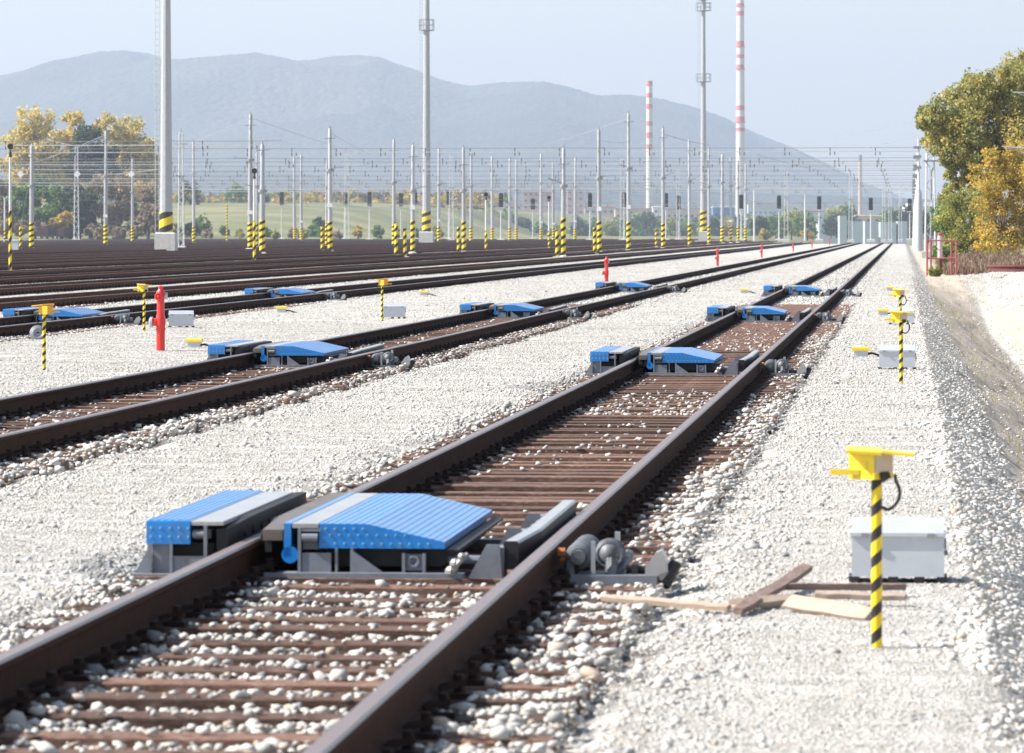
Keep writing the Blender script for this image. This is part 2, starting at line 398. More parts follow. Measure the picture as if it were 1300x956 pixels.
def tag(o, label=None, cat=None, group=None, kind=None):
    if label: o['label'] = label
    if cat: o['category'] = cat
    if group: o['group'] = group
    if kind: o['kind'] = kind
    return o
def empty(name, loc, label, cat, group=None, rz=0.0):
    o = bpy.data.objects.new(name, None); COL.objects.link(o); o.location = loc; o.rotation_euler = (0, 0, rz)
    o.empty_display_size = 0.2
    return tag(o, label, cat, group)
def kids(o): return [c for c in ALLK.get(o.name, [])]
ALLK = {}
def copy_tree(o, loc, label, rz=None, scale=None):
    def cp(a, par):
        c = a.copy(); COL.objects.link(c)
        if par: c.parent = par
        for k in a.children: cp(k, c)
        return c
    r = cp(o, None); r.location = loc
    if rz is not None: r.rotation_euler = (0, 0, rz)
    if scale: r.scale = (scale,) * 3
    r['label'] = label
    return r

def np_mesh(name, verts, faces_per, nfv, mat, tone=None, smooth=False):
    """verts (V,3), faces (P,k) with constant k"""
    me = bpy.data.meshes.new(name)
    V = len(verts); P, k = faces_per.shape
    me.vertices.add(V); me.vertices.foreach_set('co', np.ascontiguousarray(verts, dtype=np.float32).ravel())
    me.loops.add(P * k); me.loops.foreach_set('vertex_index', np.ascontiguousarray(faces_per, dtype=np.int32).ravel())
    me.polygons.add(P); me.polygons.foreach_set('loop_start', np.arange(0, P * k, k, dtype=np.int32))
    me.polygons.foreach_set('loop_total', np.full(P, k, dtype=np.int32))
    if smooth: me.polygons.foreach_set('use_smooth', np.ones(P, dtype=bool))
    if tone is not None:
        a = me.attributes.new('tone', 'FLOAT', 'POINT'); a.data.foreach_set('value', np.ascontiguousarray(tone, dtype=np.float32))
    me.materials.append(mat); me.update(); me.validate()
    return me

# ------------------------------------------------------------------ ground sheet
def build_ground():
    xs = np.concatenate([-np.geomspace(6000, 14, 66), np.arange(-13.8, 8.0, 0.16), np.geomspace(8.1, 3600, 44)])
    ys = np.concatenate([np.linspace(-60, 8, 8), np.geomspace(9, 1300, 420), np.geomspace(1310, 18500, 96)])
    X, Y = np.meshgrid(xs, ys); Z = ground_z(X, Y)
    v = np.stack([X, Y, Z], -1).reshape(-1, 3)
    nx = len(xs); ny = len(ys)
    i, j = np.meshgrid(np.arange(nx - 1), np.arange(ny - 1)); a = (j * nx + i).ravel()
    f = np.stack([a, a + 1, a + nx + 1, a + nx], -1)
    o = bpy.data.objects.new('ground', np_mesh('ground', v, f, 4, M['ground'], smooth=True)); COL.objects.link(o)
    tag(o, kind='structure')
build_ground()

# ------------------------------------------------------------------ railway tracks
RP = [(-.075, 0), (.075, 0), (.075, .011), (.030, .020), (.010, .034), (.0085, .120), (.018, .130), (.036, .138), (.036, .162), (.028, .172),
      (-.028, .172), (-.036, .162), (-.036, .138), (-.018, .130), (-.0085, .120), (-.010, .034), (-.030, .020), (-.075, .011)]
def rail_mesh(name, y0, y1, far=False):
    b = MB(); n = len(RP)
    v = [(x, y0, z) for x, z in RP] + [(x, y1, z) for x, z in RP]
    top = (8, 9, 10)
    b.mi = 0
    f = [tuple(range(n)), tuple(range(2 * n - 1, n - 1, -1))]; b.add(v, f)
    for i in range(n):
        j = (i + 1) % n; b.mi = 1 if i in top else 0
        b.f.append((j, i, n + i, n + j)); b.m.append(b.mi)
    return b.mesh(name, [M['far_rail'] if far else M['rail_side'], M['far_top'] if far else M['rail_top']])
def sleeper_box(b, y, seed, half=1.3):
    r = random.Random(seed)
    jx = r.uniform(-.02, .02); w = .105
    if y > 112: y += 0; drop = .045
    else: drop = 0
    b.mi = 0
    b._chbox(-half + jx, half + jx, y - w, y + w, -.16, SLT - drop, 0.004, None)
def clips(b, y):
    b.mi = 1
    for s in (-GA, GA):
        for d in (-1, 1):
            x = s + d * .115
            b.box(min(x - .045, x + .045), x + .045, y - .075, y + .075, SLT - .01, SLT + .022)
            b.cyl((x, y, SLT + .02), (x, y, SLT + .085), .022, .018, 6)
            b.bar((s + d * .045, y - .045, SLT + .035), (x + d * .02, y, SLT + .055), .02)
            b.bar((s + d * .045, y + .045, SLT + .035), (x + d * .02, y, SLT + .055), .02)
tlabels = {0: 'nearest railway track, rusty rails with retarders running from the bottom edge to the vanishing point',
           1: 'second railway track from the right, dark rails with wide white gravel on both sides',
           2: 'third railway track from the right, running just behind the first red hydrant'}
railN = {}
for ti, c in enumerate(TRACKS):
    near = ti < 2
    yend = 765 if ti < 4 else (930 if ti < 8 else 1195)
    ystart = {0: 9, 1: 20}.get(ti, max(20, abs(c) * 3.2))
    if ti in tlabels: lab = tlabels[ti]; grp = None
    elif ti < 7: lab = ['fourth railway track from the right, next to the one beside the grey cabinets', 'fifth railway track from the right, with a strip of white gravel either side',
                        'sixth railway track from the right, dark rails before the rows of masts', 'seventh railway track from the right, at the foot of the nearest striped masts'][ti - 3]; grp = None
    else: lab = 'dark far railway track in the dense bundle on the left, under the overhead wires'; grp = 'far tracks of the marshalling yard'
    t = empty('railway_track', (c, 0, 0), lab, 'railway track', grp)
    for s in (-GA, GA):
        key = (ystart, yend)
        if key not in railN: railN[key] = rail_mesh('rail', ystart, yend, far=ti > 2)
        o = bpy.data.objects.new('rail', railN[key]); COL.objects.link(o); o.parent = t; o.location = (s, 0, SLT)
    # sleepers
    y = 9.3 if ti == 0 else (math.ceil(ystart / .6) * .6)
    k = 0; rest = MB(); nfar = {0: 760, 1: 760}.get(ti, 400)
    proto = None
    while y < min(yend, nfar):
        near_one = near and k < 99
        if near_one:
            if proto is None or k % 9 == 0:
                b = MB(); sleeper_box(b, 0, ti * 1000 + k); clips(b, 0)
                proto = b.mesh('sleeper', [M['sleeper'], M['clip']])
            o = bpy.data.objects.new('sleeper', proto); COL.objects.link(o); o.parent = t
            o.location = (0, y + random.uniform(-.03, .03), random.uniform(-.016, .004)); o.rotation_euler = (random.uniform(-.012, .012), random.uniform(-.004, .004), random.uniform(-.012, .012))
        else:
            sleeper_box(rest, y, k)
            if y < 160:
                clips(rest, y)
            else:
                rest.mi = 1
                for s in (-GA, GA):
                    rest.box(s - .14, s - .04, y - .07, y + .07, SLT - .01, SLT + .06); rest.box(s + .04, s + .14, y - .07, y + .07, SLT - .01, SLT + .06)
        y += .6; k += 1
    o = rest.build('sleepers', [M['sleeper'], M['clip']], t); tag(o, kind='stuff')

# ------------------------------------------------------------------ ballast stones
PHI = (1 + 5 ** .5) / 2
ICO = np.array([(-1, PHI, 0), (1, PHI, 0), (-1, -PHI, 0), (1, -PHI, 0), (0, -1, PHI), (0, 1, PHI), (0, -1, -PHI), (0, 1, -PHI), (PHI, 0, -1), (PHI, 0, 1), (-PHI, 0, -1), (-PHI, 0, 1)])
ICO /= np.linalg.norm(ICO[0])
ICF = np.array([(0, 11, 5), (0, 5, 1), (0, 1, 7), (0, 7, 10), (0, 10, 11), (1, 5, 9), (5, 11, 4), (11, 10, 2), (10, 7, 6), (7, 1, 8),
                (3, 9, 4), (3, 4, 2), (3, 2, 6), (3, 6, 8), (3, 8, 9), (4, 9, 5), (2, 4, 11), (6, 2, 10), (8, 6, 7), (9, 8, 1)])
OCT = np.array([(1, 0, 0), (0, 1, 0), (-1, 0, 0), (0, -1, 0), (0, 0, 1), (0, 0, -1)], float)
OCF = np.array([(0, 1, 4), (1, 2, 4), (2, 3, 4), (3, 0, 4), (1, 0, 5), (2, 1, 5), (3, 2, 5), (0, 3, 5)])
def rotm(n):
    q = rng.normal(size=(n, 4)); q /= np.linalg.norm(q, axis=1)[:, None]
    w, x, y, z = q.T
    return np.stack([np.stack([1 - 2 * (y * y + z * z), 2 * (x * y - z * w), 2 * (x * z + y * w)], -1),
                     np.stack([2 * (x * y + z * w), 1 - 2 * (x * x + z * z), 2 * (y * z - x * w)], -1),
                     np.stack([2 * (x * z - y * w), 2 * (y * z + x * w), 1 - 2 * (x * x + y * y)], -1)], 1)
def stones(name, P, R, tone, ico=True, flat=0.66):
    flat = flat if ico else .5
    n = len(P); base, fc = (ICO, ICF) if ico else (OCT, OCF)
    k = len(base)
    V = base[None] * (1 + rng.uniform(-.34, .30, (n, k, 1))) * rng.uniform(.55, 1.2, (n, 1, 3)) * R[:, None, None]
    V = np.einsum('nij,nkj->nki', rotm(n), V)
    V[:, :, 2] *= flat
    V += P[:, None, :]
    Fc = (fc[None] + (np.arange(n) * k)[:, None, None]).reshape(-1, 3)
    o = bpy.data.objects.new(name, np_mesh(name, V.reshape(-1, 3), Fc, 3, M['stone'], np.repeat(tone, k))); COL.objects.link(o)
    tag(o, kind='stuff'); return o

# retarder footprints (filled below too): (rail x left, y front)
RET_L = 2.7
def ret_pos(track, py):            # beam front row -> y
    return depth_of(py, 0.03)
RETS = []
for ti, px, py in [(0, 322, 731), (0, 0, 475), (0, 0, 408), (0, 0, 375.5), (1, 0, 465), (1, 0, 403.5), (1, 0, 370.5), (2, 0, 411), (2, 0, 380)]:
    c = TRACKS[ti]
    Z = depth_of(py, 0.03); Y = Z * math.cos(TH) - c * 0 + 0
    # depth along the view axis = Y cos + |X| sin
    Y = (Z - (-c) * math.sin(TH)) / math.cos(TH)
    RETS.append((ti, c, Y))

def sample(Z1, Z2, dens, x0=-130, x1=1400):
    area = (x1 - x0) / F * (Z2 ** 2 - Z1 ** 2) / 2
    n = int(area * dens)
    Z = np.sqrt(rng.uniform(Z1 ** 2, Z2 ** 2, n)); px = rng.uniform(x0, x1, n); a = (px - 650) / F * Z
    return FW[0] * Z + RT[0] * a, FW[1] * Z + RT[1] * a

def in_ret(X, Y, m=0.0):
    k = np.zeros(len(X), bool)
    for ti, c, y in RETS:
        u = X - (c - GA)
        k |= (u > -.58 - m) & (u < 1.45 + m) & (Y > y - .12 - m) & (Y < y + RET_L + .05)
        k |= (u > 1.5) & (u < 2.12) & (Y > y - .15) & (Y < y + .35)
    return k
def place(X, Y, size_coarse, size_fine, keep_track=1.0):
    """returns positions, radii, tones after zoning"""
    n = len(X); keep = ~in_ret(X, Y)
    R = np.exp(rng.normal(np.log(size_fine), .32, n))
    zadd = np.zeros(n)
    patch = fbm(X * .9 + 40, Y * .25, 4)
    for ti, c in enumerate(TRACKS[:4]):
        d = np.abs(X - c); dr = np.abs(d - GA)
        keep &= dr > .085
        intr = d < 1.32
        s_in = (Y / .6) - np.floor(Y / .6)
        start = 9.3 / .6 if ti == 0 else 0
        ph = ((Y - (9.3 if ti == 0 else 0)) / .6) % 1.0
        on_sl = (ph < .175) | (ph > .825)
        if ti == 0:
            fill = np.where(Y < 23.5, .78, 0.10 + 0.45 * (patch > .56))
            fill = np.where((Y > 50) & (Y < 62), 0.10 + 0.4 * (patch > .56), fill)
            fill = np.where(((Y > 44) & (Y < 50.5)) | ((Y > 68) & (Y < 79)), .9, fill)
            fill = np.where(Y > 118, 1.0, fill)
        else:
            fill = 0.55 + 0.4 * (patch > .5)
        edge = sstep(.75, 1.3, d)                      # shoulders carry more stone
        side = sstep(.35, .68, d) * (d < .7)
        fill = np.clip(fill + .6 * edge + .25 * side, 0, 1)
        p = np.where(on_sl, fill * fill * (.15 + .4 * edge), fill)
        rnd = rng.random(n)
        keep &= ~intr | (rnd < p * keep_track)
        R = np.where(intr, np.exp(rng.normal(np.log(size_coarse), .35, n)), R)
        deep = (ti < 2) * (1 - sstep(92, 116, Y))
        zadd = np.where(intr & on_sl, SLT + .085 * deep - .045 * (Y > 112), np.where(intr, deep * (.0 + .085 * rng.random(n) ** .8) * np.clip(fill * 1.15, .2, 1), zadd))
        # coarse fringe beside the sleepers
        fr = (d >= 1.32) & (d < 1.32 + .5 + .5 * patch)
        R = np.where(fr & (rng.random(n) < .30 * keep_track * (1 - sstep(1.32, 2.1, d))), np.exp(rng.normal(np.log(size_coarse * .8), .3, n)), R)
    slope = X + rng.normal(0, .10, n) > .36 + .7 * (fbm(X * .7 + 3, Y * .5, 3) - .5)
    R = np.where(slope, np.exp(rng.normal(np.log(size_coarse * 1.0), .3, n)), R)
    dirt = (X > .95 + .5 * (patch - .5)) & ~((Y > 172) & (X > 3.2))
    keep &= ~slope | (rng.random(n) < keep_track * 1.3)
    keep &= ~dirt | (rng.random(n) < np.where((X > 2.4) & (X < 3.2), .5, .025))
    keep &= ~((Y > 228) & (X > 1.4))
    tone = rng.random(n) ** .9
    tone = np.where(slope, tone * .6 + .38, tone)  # paler tone painted on slope stones, whose bank faces away from the sun
    # spilled dark oily gravel beside the first brake unit
    for (cx, cy, rx, ry) in ((-3.95, 24.2, .33, 1.2), (-3.95, 52.5, .4, 1.5)):
        q = ((X - cx) / rx) ** 2 + ((Y - cy) / ry) ** 2 + (patch - .5) * 2
        tone = np.where(q < .9, tone * .16, tone)
    X, Y, R, tone, zadd = X[keep], Y[keep], R[keep], tone[keep], zadd[keep]
    R = np.clip(R, .004, .06)
    Z = ground_z(X, Y) + zadd + R * .15
    return np.stack([X, Y, Z], -1), R, tone

X, Y = sample(13.5, 27, 5600); P, R, T = place(X, Y, .0175, .0050, .22)
k = R > .0125; stones('gravel', P[k], R[k], T[k], True); stones('gravel', P[~k], R[~k], T[~k], False)
X, Y = sample(27, 45, 2400); P, R, T = place(X, Y, .019, .0068, .34)
k = R > .02; stones('gravel', P[k], R[k], T[k], True); stones('gravel', P[~k], R[~k], T[~k], False)
X, Y = sample(45, 90, 640); P, R, T = place(X, Y, .022, .0105, .6); stones('gravel', P, R, T, False)
X, Y = sample(90, 420, 62); q = rng.random(len(X)) < 1 - sstep(150, 420, Y) ** .7; X, Y = X[q], Y[q]; P, R, T = place(X, Y, .030, .016); stones('gravel', P, R, T, False)
# a few larger loose stones everywhere near
X, Y = sample(13.5, 60, 7); P, R, T = place(X, Y, .036, .017); stones('ballast', P, R, T * .9, True)

# ------------------------------------------------------------------ rail brakes (retarders)
def studs(b, pts, r=.0075):
    b.mi = 1
    for x, z in pts: b.sphere((x, -.001, z), r, 6, 3, (1, .6, 1))
def ribs(b, prof_line, L_, step=.034, w=.009, h=.0028):
    # bars running along y on a roof line of (x,z) points
    for (xa, za), (xb, zb) in zip(prof_line[:-1], prof_line[1:]):
        n = max(1, int((xb - xa) / step))
        for i in range(n):
            t = (i + .5) / n; x = xa + (xb - xa) * t; z = za + (zb - za) * t
            b.box(x - w / 2, x + w / 2, .004, L_ - .004, z - .004, z + h)
def make_retarder(loc, label):
    r = empty('rail_brake', loc, label, 'rail brake', 'blue covered rail brakes on the tracks')
    Ln = RET_L
    # --- outer side
    b = MB(); b.box(-.49, -.272, 0, Ln, .18, .297, ch=.006); b.box(-.50, -.488, .1, Ln - .1, .17, .24)
    ribs(b, [(-.487, .297), (-.275, .297)], Ln)
    studs(b, [(-.465 + i * .046, z) for i in range(5) for z in (.215, .258)])
    b.build('outer_cover', [M['blue'], M['stud']], r)
    b = MB(); b.box(-.268, -.108, .004, Ln, .272, .292, ch=.003); b.build('outer_plate', M['light_plate'], r)
    b = MB()
    def beam(b, xl, xr, z0, z1, flare, y0, y1, side=1):
        yk = y0 + .62
        v = []
        for y, dx, dz in ((y0, flare, -.03), (yk, 0, 0), (y1, 0, 0)):
            for x, z in ((xl + dx, z0), (xr + dx, z0), (xr + dx, z1 + dz), (xl + dx, z1 + dz)): v.append((x, y, z))
        f = [(0, 1, 2, 3), (11, 10, 9, 8)]
        for s in (0, 4):
            for i in range(4):
                j = (i + 1) % 4; f.append((s + i, s + 4 + i, s + 4 + j, s + j))
        f = [tuple(reversed(q)) if q not in ((0, 1, 2, 3), (11, 10, 9, 8)) else q for q in f]
        b.add(v, f)
    b.mi = 1; beam(b, -.104, -.05, .15, .284, -.04, .02, Ln + .1)
    for i in range(8):
        y = .35 + i * .3; b.cyl((-.052, y, .215), (-.040, y, .215), .02, .02, 8)
    b.build('brake_beam', [M['beam_top'], M['dark_steel']], r)
    b = MB()
    for y in (0.0, 1.3, Ln - .12):
        b.box(-.56, -.09, y - .05, y + .07, -.04, .035)
        b.box(-.485, -.465, y, y + .02, .035, .18); b.box(-.375, -.36, y, y + .02, .035, .18)
        b.box(-.36, -.12, y + .012, y + .03, .035, .12)
        b.box(-.465, -.375, y + .03, y + .045, .035, .18)
        b.add([(-.55, y + .01, .036), (-.485, y + .01, .036), (-.485, y + .01, .15), (-.55, y + .03, .036), (-.485, y + .03, .036), (-.485, y + .03, .15)],
              [(0, 1, 2), (5, 4, 3), (0, 3, 4, 1), (1, 4, 5, 2), (2, 5, 3, 0)])
        b.box(-.205, -.188, y - .004, y + .03, .035, .272)
    b.box(-.262, -.175, .04, Ln - .04, .205, .25)
    b.cyl((-.262, .02, .228), (-.20, .02, .228), .018, .018, 10)
    b.build('outer_frame', M['grey_steel'], r)
    b = MB(); b.box(-.46, -.17, .12, Ln - .12, .06, .178); b.build('outer_dark_housing', M['dark_steel'], r)  # near-black housing fills the dark underside of the outer cover
    # --- inner side
    b = MB(); b.mi = 1; beam(b, .052, .085, .14, .270, .04, .05, Ln + .06); b.mi = 0; beam(b, .088, .186, .20, .283, .0, .0, Ln + .08); b.mi = 1
    for i in range(8): b.cyl((.040, .3 + i * .3, .21), (.053, .3 + i * .3, .21), .02, .02, 8)
    b.build('brake_beam', [M['beam_top'], M['dark_steel']], r)
    b = MB(); b.box(.192, .228, 0, Ln, .12, .287, ch=.004)
    b.cyl((.222, .0, .13), (.222, .05, .13), .042, .042, 14); b.build('guide_strip', M['blue'], r)
    b = MB(); b.box(.234, .362, .0, Ln, .262, .285, ch=.003); b.build('inner_plate', M['light_plate'], r)
    prof = [(.367, .163), (.985, .163), (.985, .196), (.60, .283), (.367, .283)]
    b = MB(); b.extrude_y(prof, 0, Ln); ribs(b, [(.372, .283), (.60, .283), (.975, .198)], Ln)
    studs(b, [(.40 + i * .046, .185) for i in range(12)] + [(.423 + i * .046, .228) for i in range(9)] + [(.40 + i * .046, .258) for i in range(5)])
    b.build('inner_cover', [M['blue'], M['stud']], r)
    b = MB(); b.box(.99, 1.05, .05, Ln - .05, .145, .156); b.box(.40, .96, .1, Ln - .1, .07, .160)
    b.build('inner_dark_housing', M['dark_steel'], r)  # near-black housing, its colour standing in for the dark interior under the cover
    b = MB()
    for y in (0.0, 1.3, Ln - .12):
        b.box(.10, 1.08, y - .055, y + .07, -.04, .045)
        b.box(.262, .277, y - .006, y + .03, .045, .262); b.box(.277, .375, y - .004, y + .012, .245, .258)
        b.box(.282, .425, y + .0, y + .03, .045, .140)
        b.box(.445, .457, y, y + .09, .045, .163); b.box(.520, .534, y, y + .09, .045, .163)
        b.add([(.534, y, .046), (.68, y, .046), (.534, y, .15), (.534, y + .03, .046), (.68, y + .03, .046), (.534, y + .03, .15)],
              [(0, 1, 2), (5, 4, 3), (0, 3, 4, 1), (1, 4, 5, 2), (2, 5, 3, 0)])
        b.box(.775, .79, y, y + .06, .045, .14); b.box(.875, .89, y, y + .06, .045, .14)
        b.box(.79, .875, y + .02, y + .04, .055, .135)
        b.torus((.832, y + .012, .100), .024, .009, 'y', 16, 6)
    b.cyl((.282, -.0, .215), (.36, -.0, .215), .021, .021, 10)
    b.box(.282, .36, .04, Ln - .04, .155, .19)
    b.build('inner_frame', M['grey_steel'], r)
    # --- guard beam by the far rail
    b = MB()
    xl, xr = 1.345, 1.42
    pts = [(0.05, -.075, .20), (.55, 0, .232), (Ln + .05, .02, .25)]
    v = []
    for y, dx, zt in pts:
        for x, z in ((xl + dx, .06), (xr + dx, .06), (xr + dx, zt - .012), (xr + dx - .008, zt), (xl + dx + .008, zt), (xl + dx, zt - .012)): v.append((x, y, z))
    b.mi = 0; b.add(v, [(0, 1, 2, 3, 4, 5), (17, 16, 15, 14, 13, 12)])
    for s in (0, 6):
        for i in range(6):
            j = (i + 1) % 6; b.f.append((s + j, s + 6 + j, s + 6 + i, s + i)[::1]); b.m.append(1 if i in (2, 3, 4) else 0)
    b.mi = 2
    for i in range(8): b.box(xl - .035, xl + .01, .35 + i * .3, .43 + i * .3, .15, .205)
    b.build('guard_beam', [M['dark_steel'], M['light_plate'], M['grey_steel']], r)
    b = MB()
    for y in (0.0, 1.3, Ln - .12):
        b = MB()
        b.extrude_y([(1.09, .0), (1.27, .0), (1.255, .185), (1.19, .185)], y, y + .016)
        b.box(1.24, 1.275, y + .016, y + .22, .02, .17)
        b.box(1.05, 1.40, y - .03, y + .05, -.04, .012)
        b.build('guide_bracket', M['grey_steel'], r)
    b = MB(); b.cyl((.99, .15, .10), (1.24, .15, .10), .022, .022, 8); b.build('push_rod', M['grey_steel'], r)
    # --- springs outside the far rail
    b = MB(); b.box(1.56, 2.03, -.06, .26, -.05, .042); b.build('spring_base', M['grey_steel'], r)
    b = MB()
    for i in range(5): b.torus((1.64, .08 + i * .16, .125), .042, .026, 'y', 16, 8)
    b.cyl((1.64, -.03, .125), (1.64, .82, .125), .036, .036, 12)
    b.cyl((1.60, -.03, .0), (1.60, .03, .10), .025, .02, 8)
    b.build('coil_spring', M['gear'], r, smooth=True)
    b = MB(); b.box(1.705, 1.725, -.03, .0, .042, .205); b.build('stop_post', M['galv'], r)
    b = MB(); b.box(1.80, 1.825, .32, .35, .0, .23); b.build('stop_post', M['galv'], r)
    b = MB(); b.sphere((1.79, .14, .135), .075, 14, 9, (.9, 1.2, .95)); b.cyl((1.80, .02, .03), (1.80, .06, .11), .028, .035, 8); b.cyl((1.83, .04, .04), (1.87, .3, .12), .02, .03, 8)
    for k in range(5): b.torus((1.79, .04 + k * .05, .135), .072 - abs(k - 2) * .006, .006, 'y', 14, 5)
    b.build('spring_housing', M['gear'], r, smooth=True)
    b = MB(); b.cyl((1.87, .08, .06), (1.97, .08, .06), .022, .022, 8); b.box(1.90, 1.93, .02, .14, .042, .09)
    b.build('adjusting_bolt', M['dark_steel'], r)
    b = MB(); b.mi = 0
    b.extrude_y([(1.97, .03), (2.08, .03), (2.08, .10), (2.05, .165), (2.02, .15), (1.97, .08)], -.04, .12)
    b.mi = 1; b.cyl((2.05, -.03, .0), (2.12, .02, .10), .045, .03, 8)
    b.build('end_bracket', [M['light_plate'], M['dark_steel']], r)
    b = MB(); b.cyl((1.545, -.05, .155), (1.58, -.05, .155), .022, .022, 6); b.build('bolt_head', M['rust'], r)
    b = MB(); b.cyl((1.545, .1, .10), (1.58, .1, .10), .02, .02, 6); b.build('bolt_head', M['rust'], r)
    # hose clutter next to the bracket
    b = MB()
    b.tube([(1.03, -.03, .03), (1.05, -.06, .09), (1.08, -.07, .12), (1.10, -.05, .14)], .014, 6)
    b.sphere((1.04, -.05, .095), .026, 8, 5); b.sphere((1.075, -.07, .13), .02, 8, 5); b.sphere((1.02, -.04, .055), .03, 8, 5)
    b.build('hydraulic_coupling', M['light_plate'], r)
    return r
rl = ['blue rail brake on the nearest track, largest and closest to the camera',
      'blue rail brake on the nearest track, second from the camera',
      'blue rail brake on the nearest track, third from the camera',
      'farthest of the four blue rail brakes on the nearest track',
      'nearest blue rail brake on the second track, right of the yellow-lidded box',
      'middle blue rail brake on the second track, left of the second hydrant row',
      'far blue rail brake on the second track, just right of the second red hydrant',
      'blue rail brake on the third track at the left edge, behind an orange-headed post',
      'farther blue rail brake on the third track, above the left gravel strip']
ret0 = None
for (ti, c, y), lab in zip(RETS, rl):
    loc = (c - GA, y, 0.0)
    if ret0 is None: ret0 = make_retarder(loc, lab)
    else: copy_tree(ret0, loc, lab)

# ------------------------------------------------------------------ sensor posts
def make_sensor(loc, label, rz=0.0, paint='yellow'):
    r = empty('sensor_post', loc, label, 'sensor post', 'striped sensor posts beside the tracks', rz)
    b = MB(); b.cyl((0, 0, -.05), (0, 0, .70), .0225, .0225, 20); b.build('pole', M['stripe_s'], r, smooth=True)
    p = M[paint]; T = Matrix.Rotation(math.radians(-37), 4, 'Z')
    b = MB(); b._chbox(-.095, .035, -.065, .065, .697, .802, .004, T)
    b.box(-.03, .0, -.069, -.064, .74, .77, T)
    h = b.build('head', p, r)
    b = MB(); b.box(.036, .040, -.058, .058, .725, .80, T); h2 = b.build('side_panel', M['beige'], h)
    b = MB(); b.cyl(T @ Vector((.045, 0, .722)), T @ Vector((.018, 0, .703)), .03, .025, 10); b.build('lens', M['black'], h)
    b = MB()
    T2 = Matrix.Translation((0.01, 0, .812)) @ Matrix.Rotation(math.radians(3), 4, 'Y') @ Matrix.Rotation(math.radians(4), 4, 'X')
    b._chbox(-.135, .012, -.085, .07, -.008, .008, .003, T2)
    T3 = Matrix.Translation((0.022, 0, .811)) @ Matrix.Rotation(math.radians(6), 4, 'Y') @ Matrix.Rotation(math.radians(-1), 4, 'X')
    b._chbox(.002, .135, -.07, .06, -.007, .007, .003, T3)
    b.build('lid', p, r)
    b = MB(); b.box(-.19, -.07, -.035, -.01, .715, .738); b.build('arm', p, r)
    b = MB()
    pts = [(.075 * math.cos(a) + .02, 0.01, .64 + .075 * math.sin(a)) for a in [math.radians(t) for t in range(-70, 50, 12)]]
    b.tube([(.01, 0.0, .585)] + pts + [(.075, -.01, .715)], .0075, 6); b.build('cable', M['black'], r, smooth=True)
    return r
def aim(px): return TH - math.atan((px - 650) / F)
s0 = make_sensor(gp(1113, 823), 'yellow-headed striped sensor post at the lower right, closest to the camera')
copy_tree(s0, gp(1144, 487), 'yellow-headed striped sensor post in front of the middle grey cabinet by the ditch')
copy_tree(s0, gp(1143, 433), 'small yellow-headed sensor post farthest away on the ditch side')
copy_tree(s0, gp(183, 421), 'small yellow-headed striped post just left of the nearest red hydrant', rz=.15)
s1 = make_sensor(gp(56, 470), 'orange-headed striped sensor post at the left edge, beside a concrete disc', math.pi + .2, 'orange_y')
copy_tree(s1, gp(485, 408), 'orange-yellow headed striped post standing left of a grey cabinet mid-field', rz=math.pi + .1)

# ------------------------------------------------------------------ grey cabinets
def make_cab(loc, label):
    r = empty('cable_cabinet', loc, label, 'cabinet', 'grey cable cabinets beside the tracks')
    b = MB(); b.box(-.225, .225, 0, .26, .03, .235); b.build('body', M['cab'], r)
    b = MB()
    b.extrude_y([(-.233, .228), (.233, .228), (.233, .243), (.228, .245), (-.228, .245), (-.233, .243)], -.012, .272)
    v = [(-.226, -.004, .245), (.226, -.004, .245), (.226, .264, .245), (-.226, .264, .245), (-.222, .03, .305), (.222, .03, .305), (.222, .23, .305), (-.222, .23, .305)]
    b.add(v, [(4, 5, 6, 7), (0, 1, 5, 4), (1, 2, 6, 5), (2, 3, 7, 6), (3, 0, 4, 7)]); b.build('lid', M['cab'], r)
    for x in (-.24, -.05, .08, .19):
        b = MB(); b.box(x, x + .05, .01, .25, -.03, .030); b.build('foot', M['black'], r)
    for x in (-.16, .16):
        b = MB(); b.box(x - .018, x + .018, -.019, -.0125, .222, .243); b.build('clasp', M['galv_dark'], r)
    b = MB(); b.cyl((.226, .12, .14), (.245, .12, .14), .012, .012, 8); b.box(.226, .236, .10, .14, .16, .21); b.build('latch', M['grey_steel'], r)
    return r
c0 = make_cab(gp(1140, 740), 'large grey cabinet behind the closest sensor post, lower right')
copy_tree(c0, gp(1139, 469.5), 'grey cabinet behind the middle sensor post by the ditch')
copy_tree(c0, gp(1145, 412), 'farthest grey cabinet on the ditch side, behind the yellow sensor head')
copy_tree(c0, gp(230, 416), 'grey cabinet standing right behind the nearest red hydrant', rz=.15)
copy_tree(c0, gp(500, 404.5), 'grey cabinet beside the orange-headed post mid-field', rz=.12)
def relay(px, base, label):
    r = empty('relay_cabinet', gp(px, base), label, 'cabinet')
    b = MB(); b.box(-.42, .42, 0, .5, .08, .98); b.build('body', M['cab'], r)
    b = MB(); b._chbox(-.46, .46, -.04, .54, .98, 1.06, .03, None); b.build('roof', M['cab'], r)
    b = MB(); b.box(-.38, .38, .05, .45, -.1, .08); b.build('base', M['concrete'], r)
relay(17, 319, 'upright grey relay cabinet behind the striped lamp post at the left edge')
relay(326, 314, 'upright grey relay cabinet behind the striped masts, left of centre')

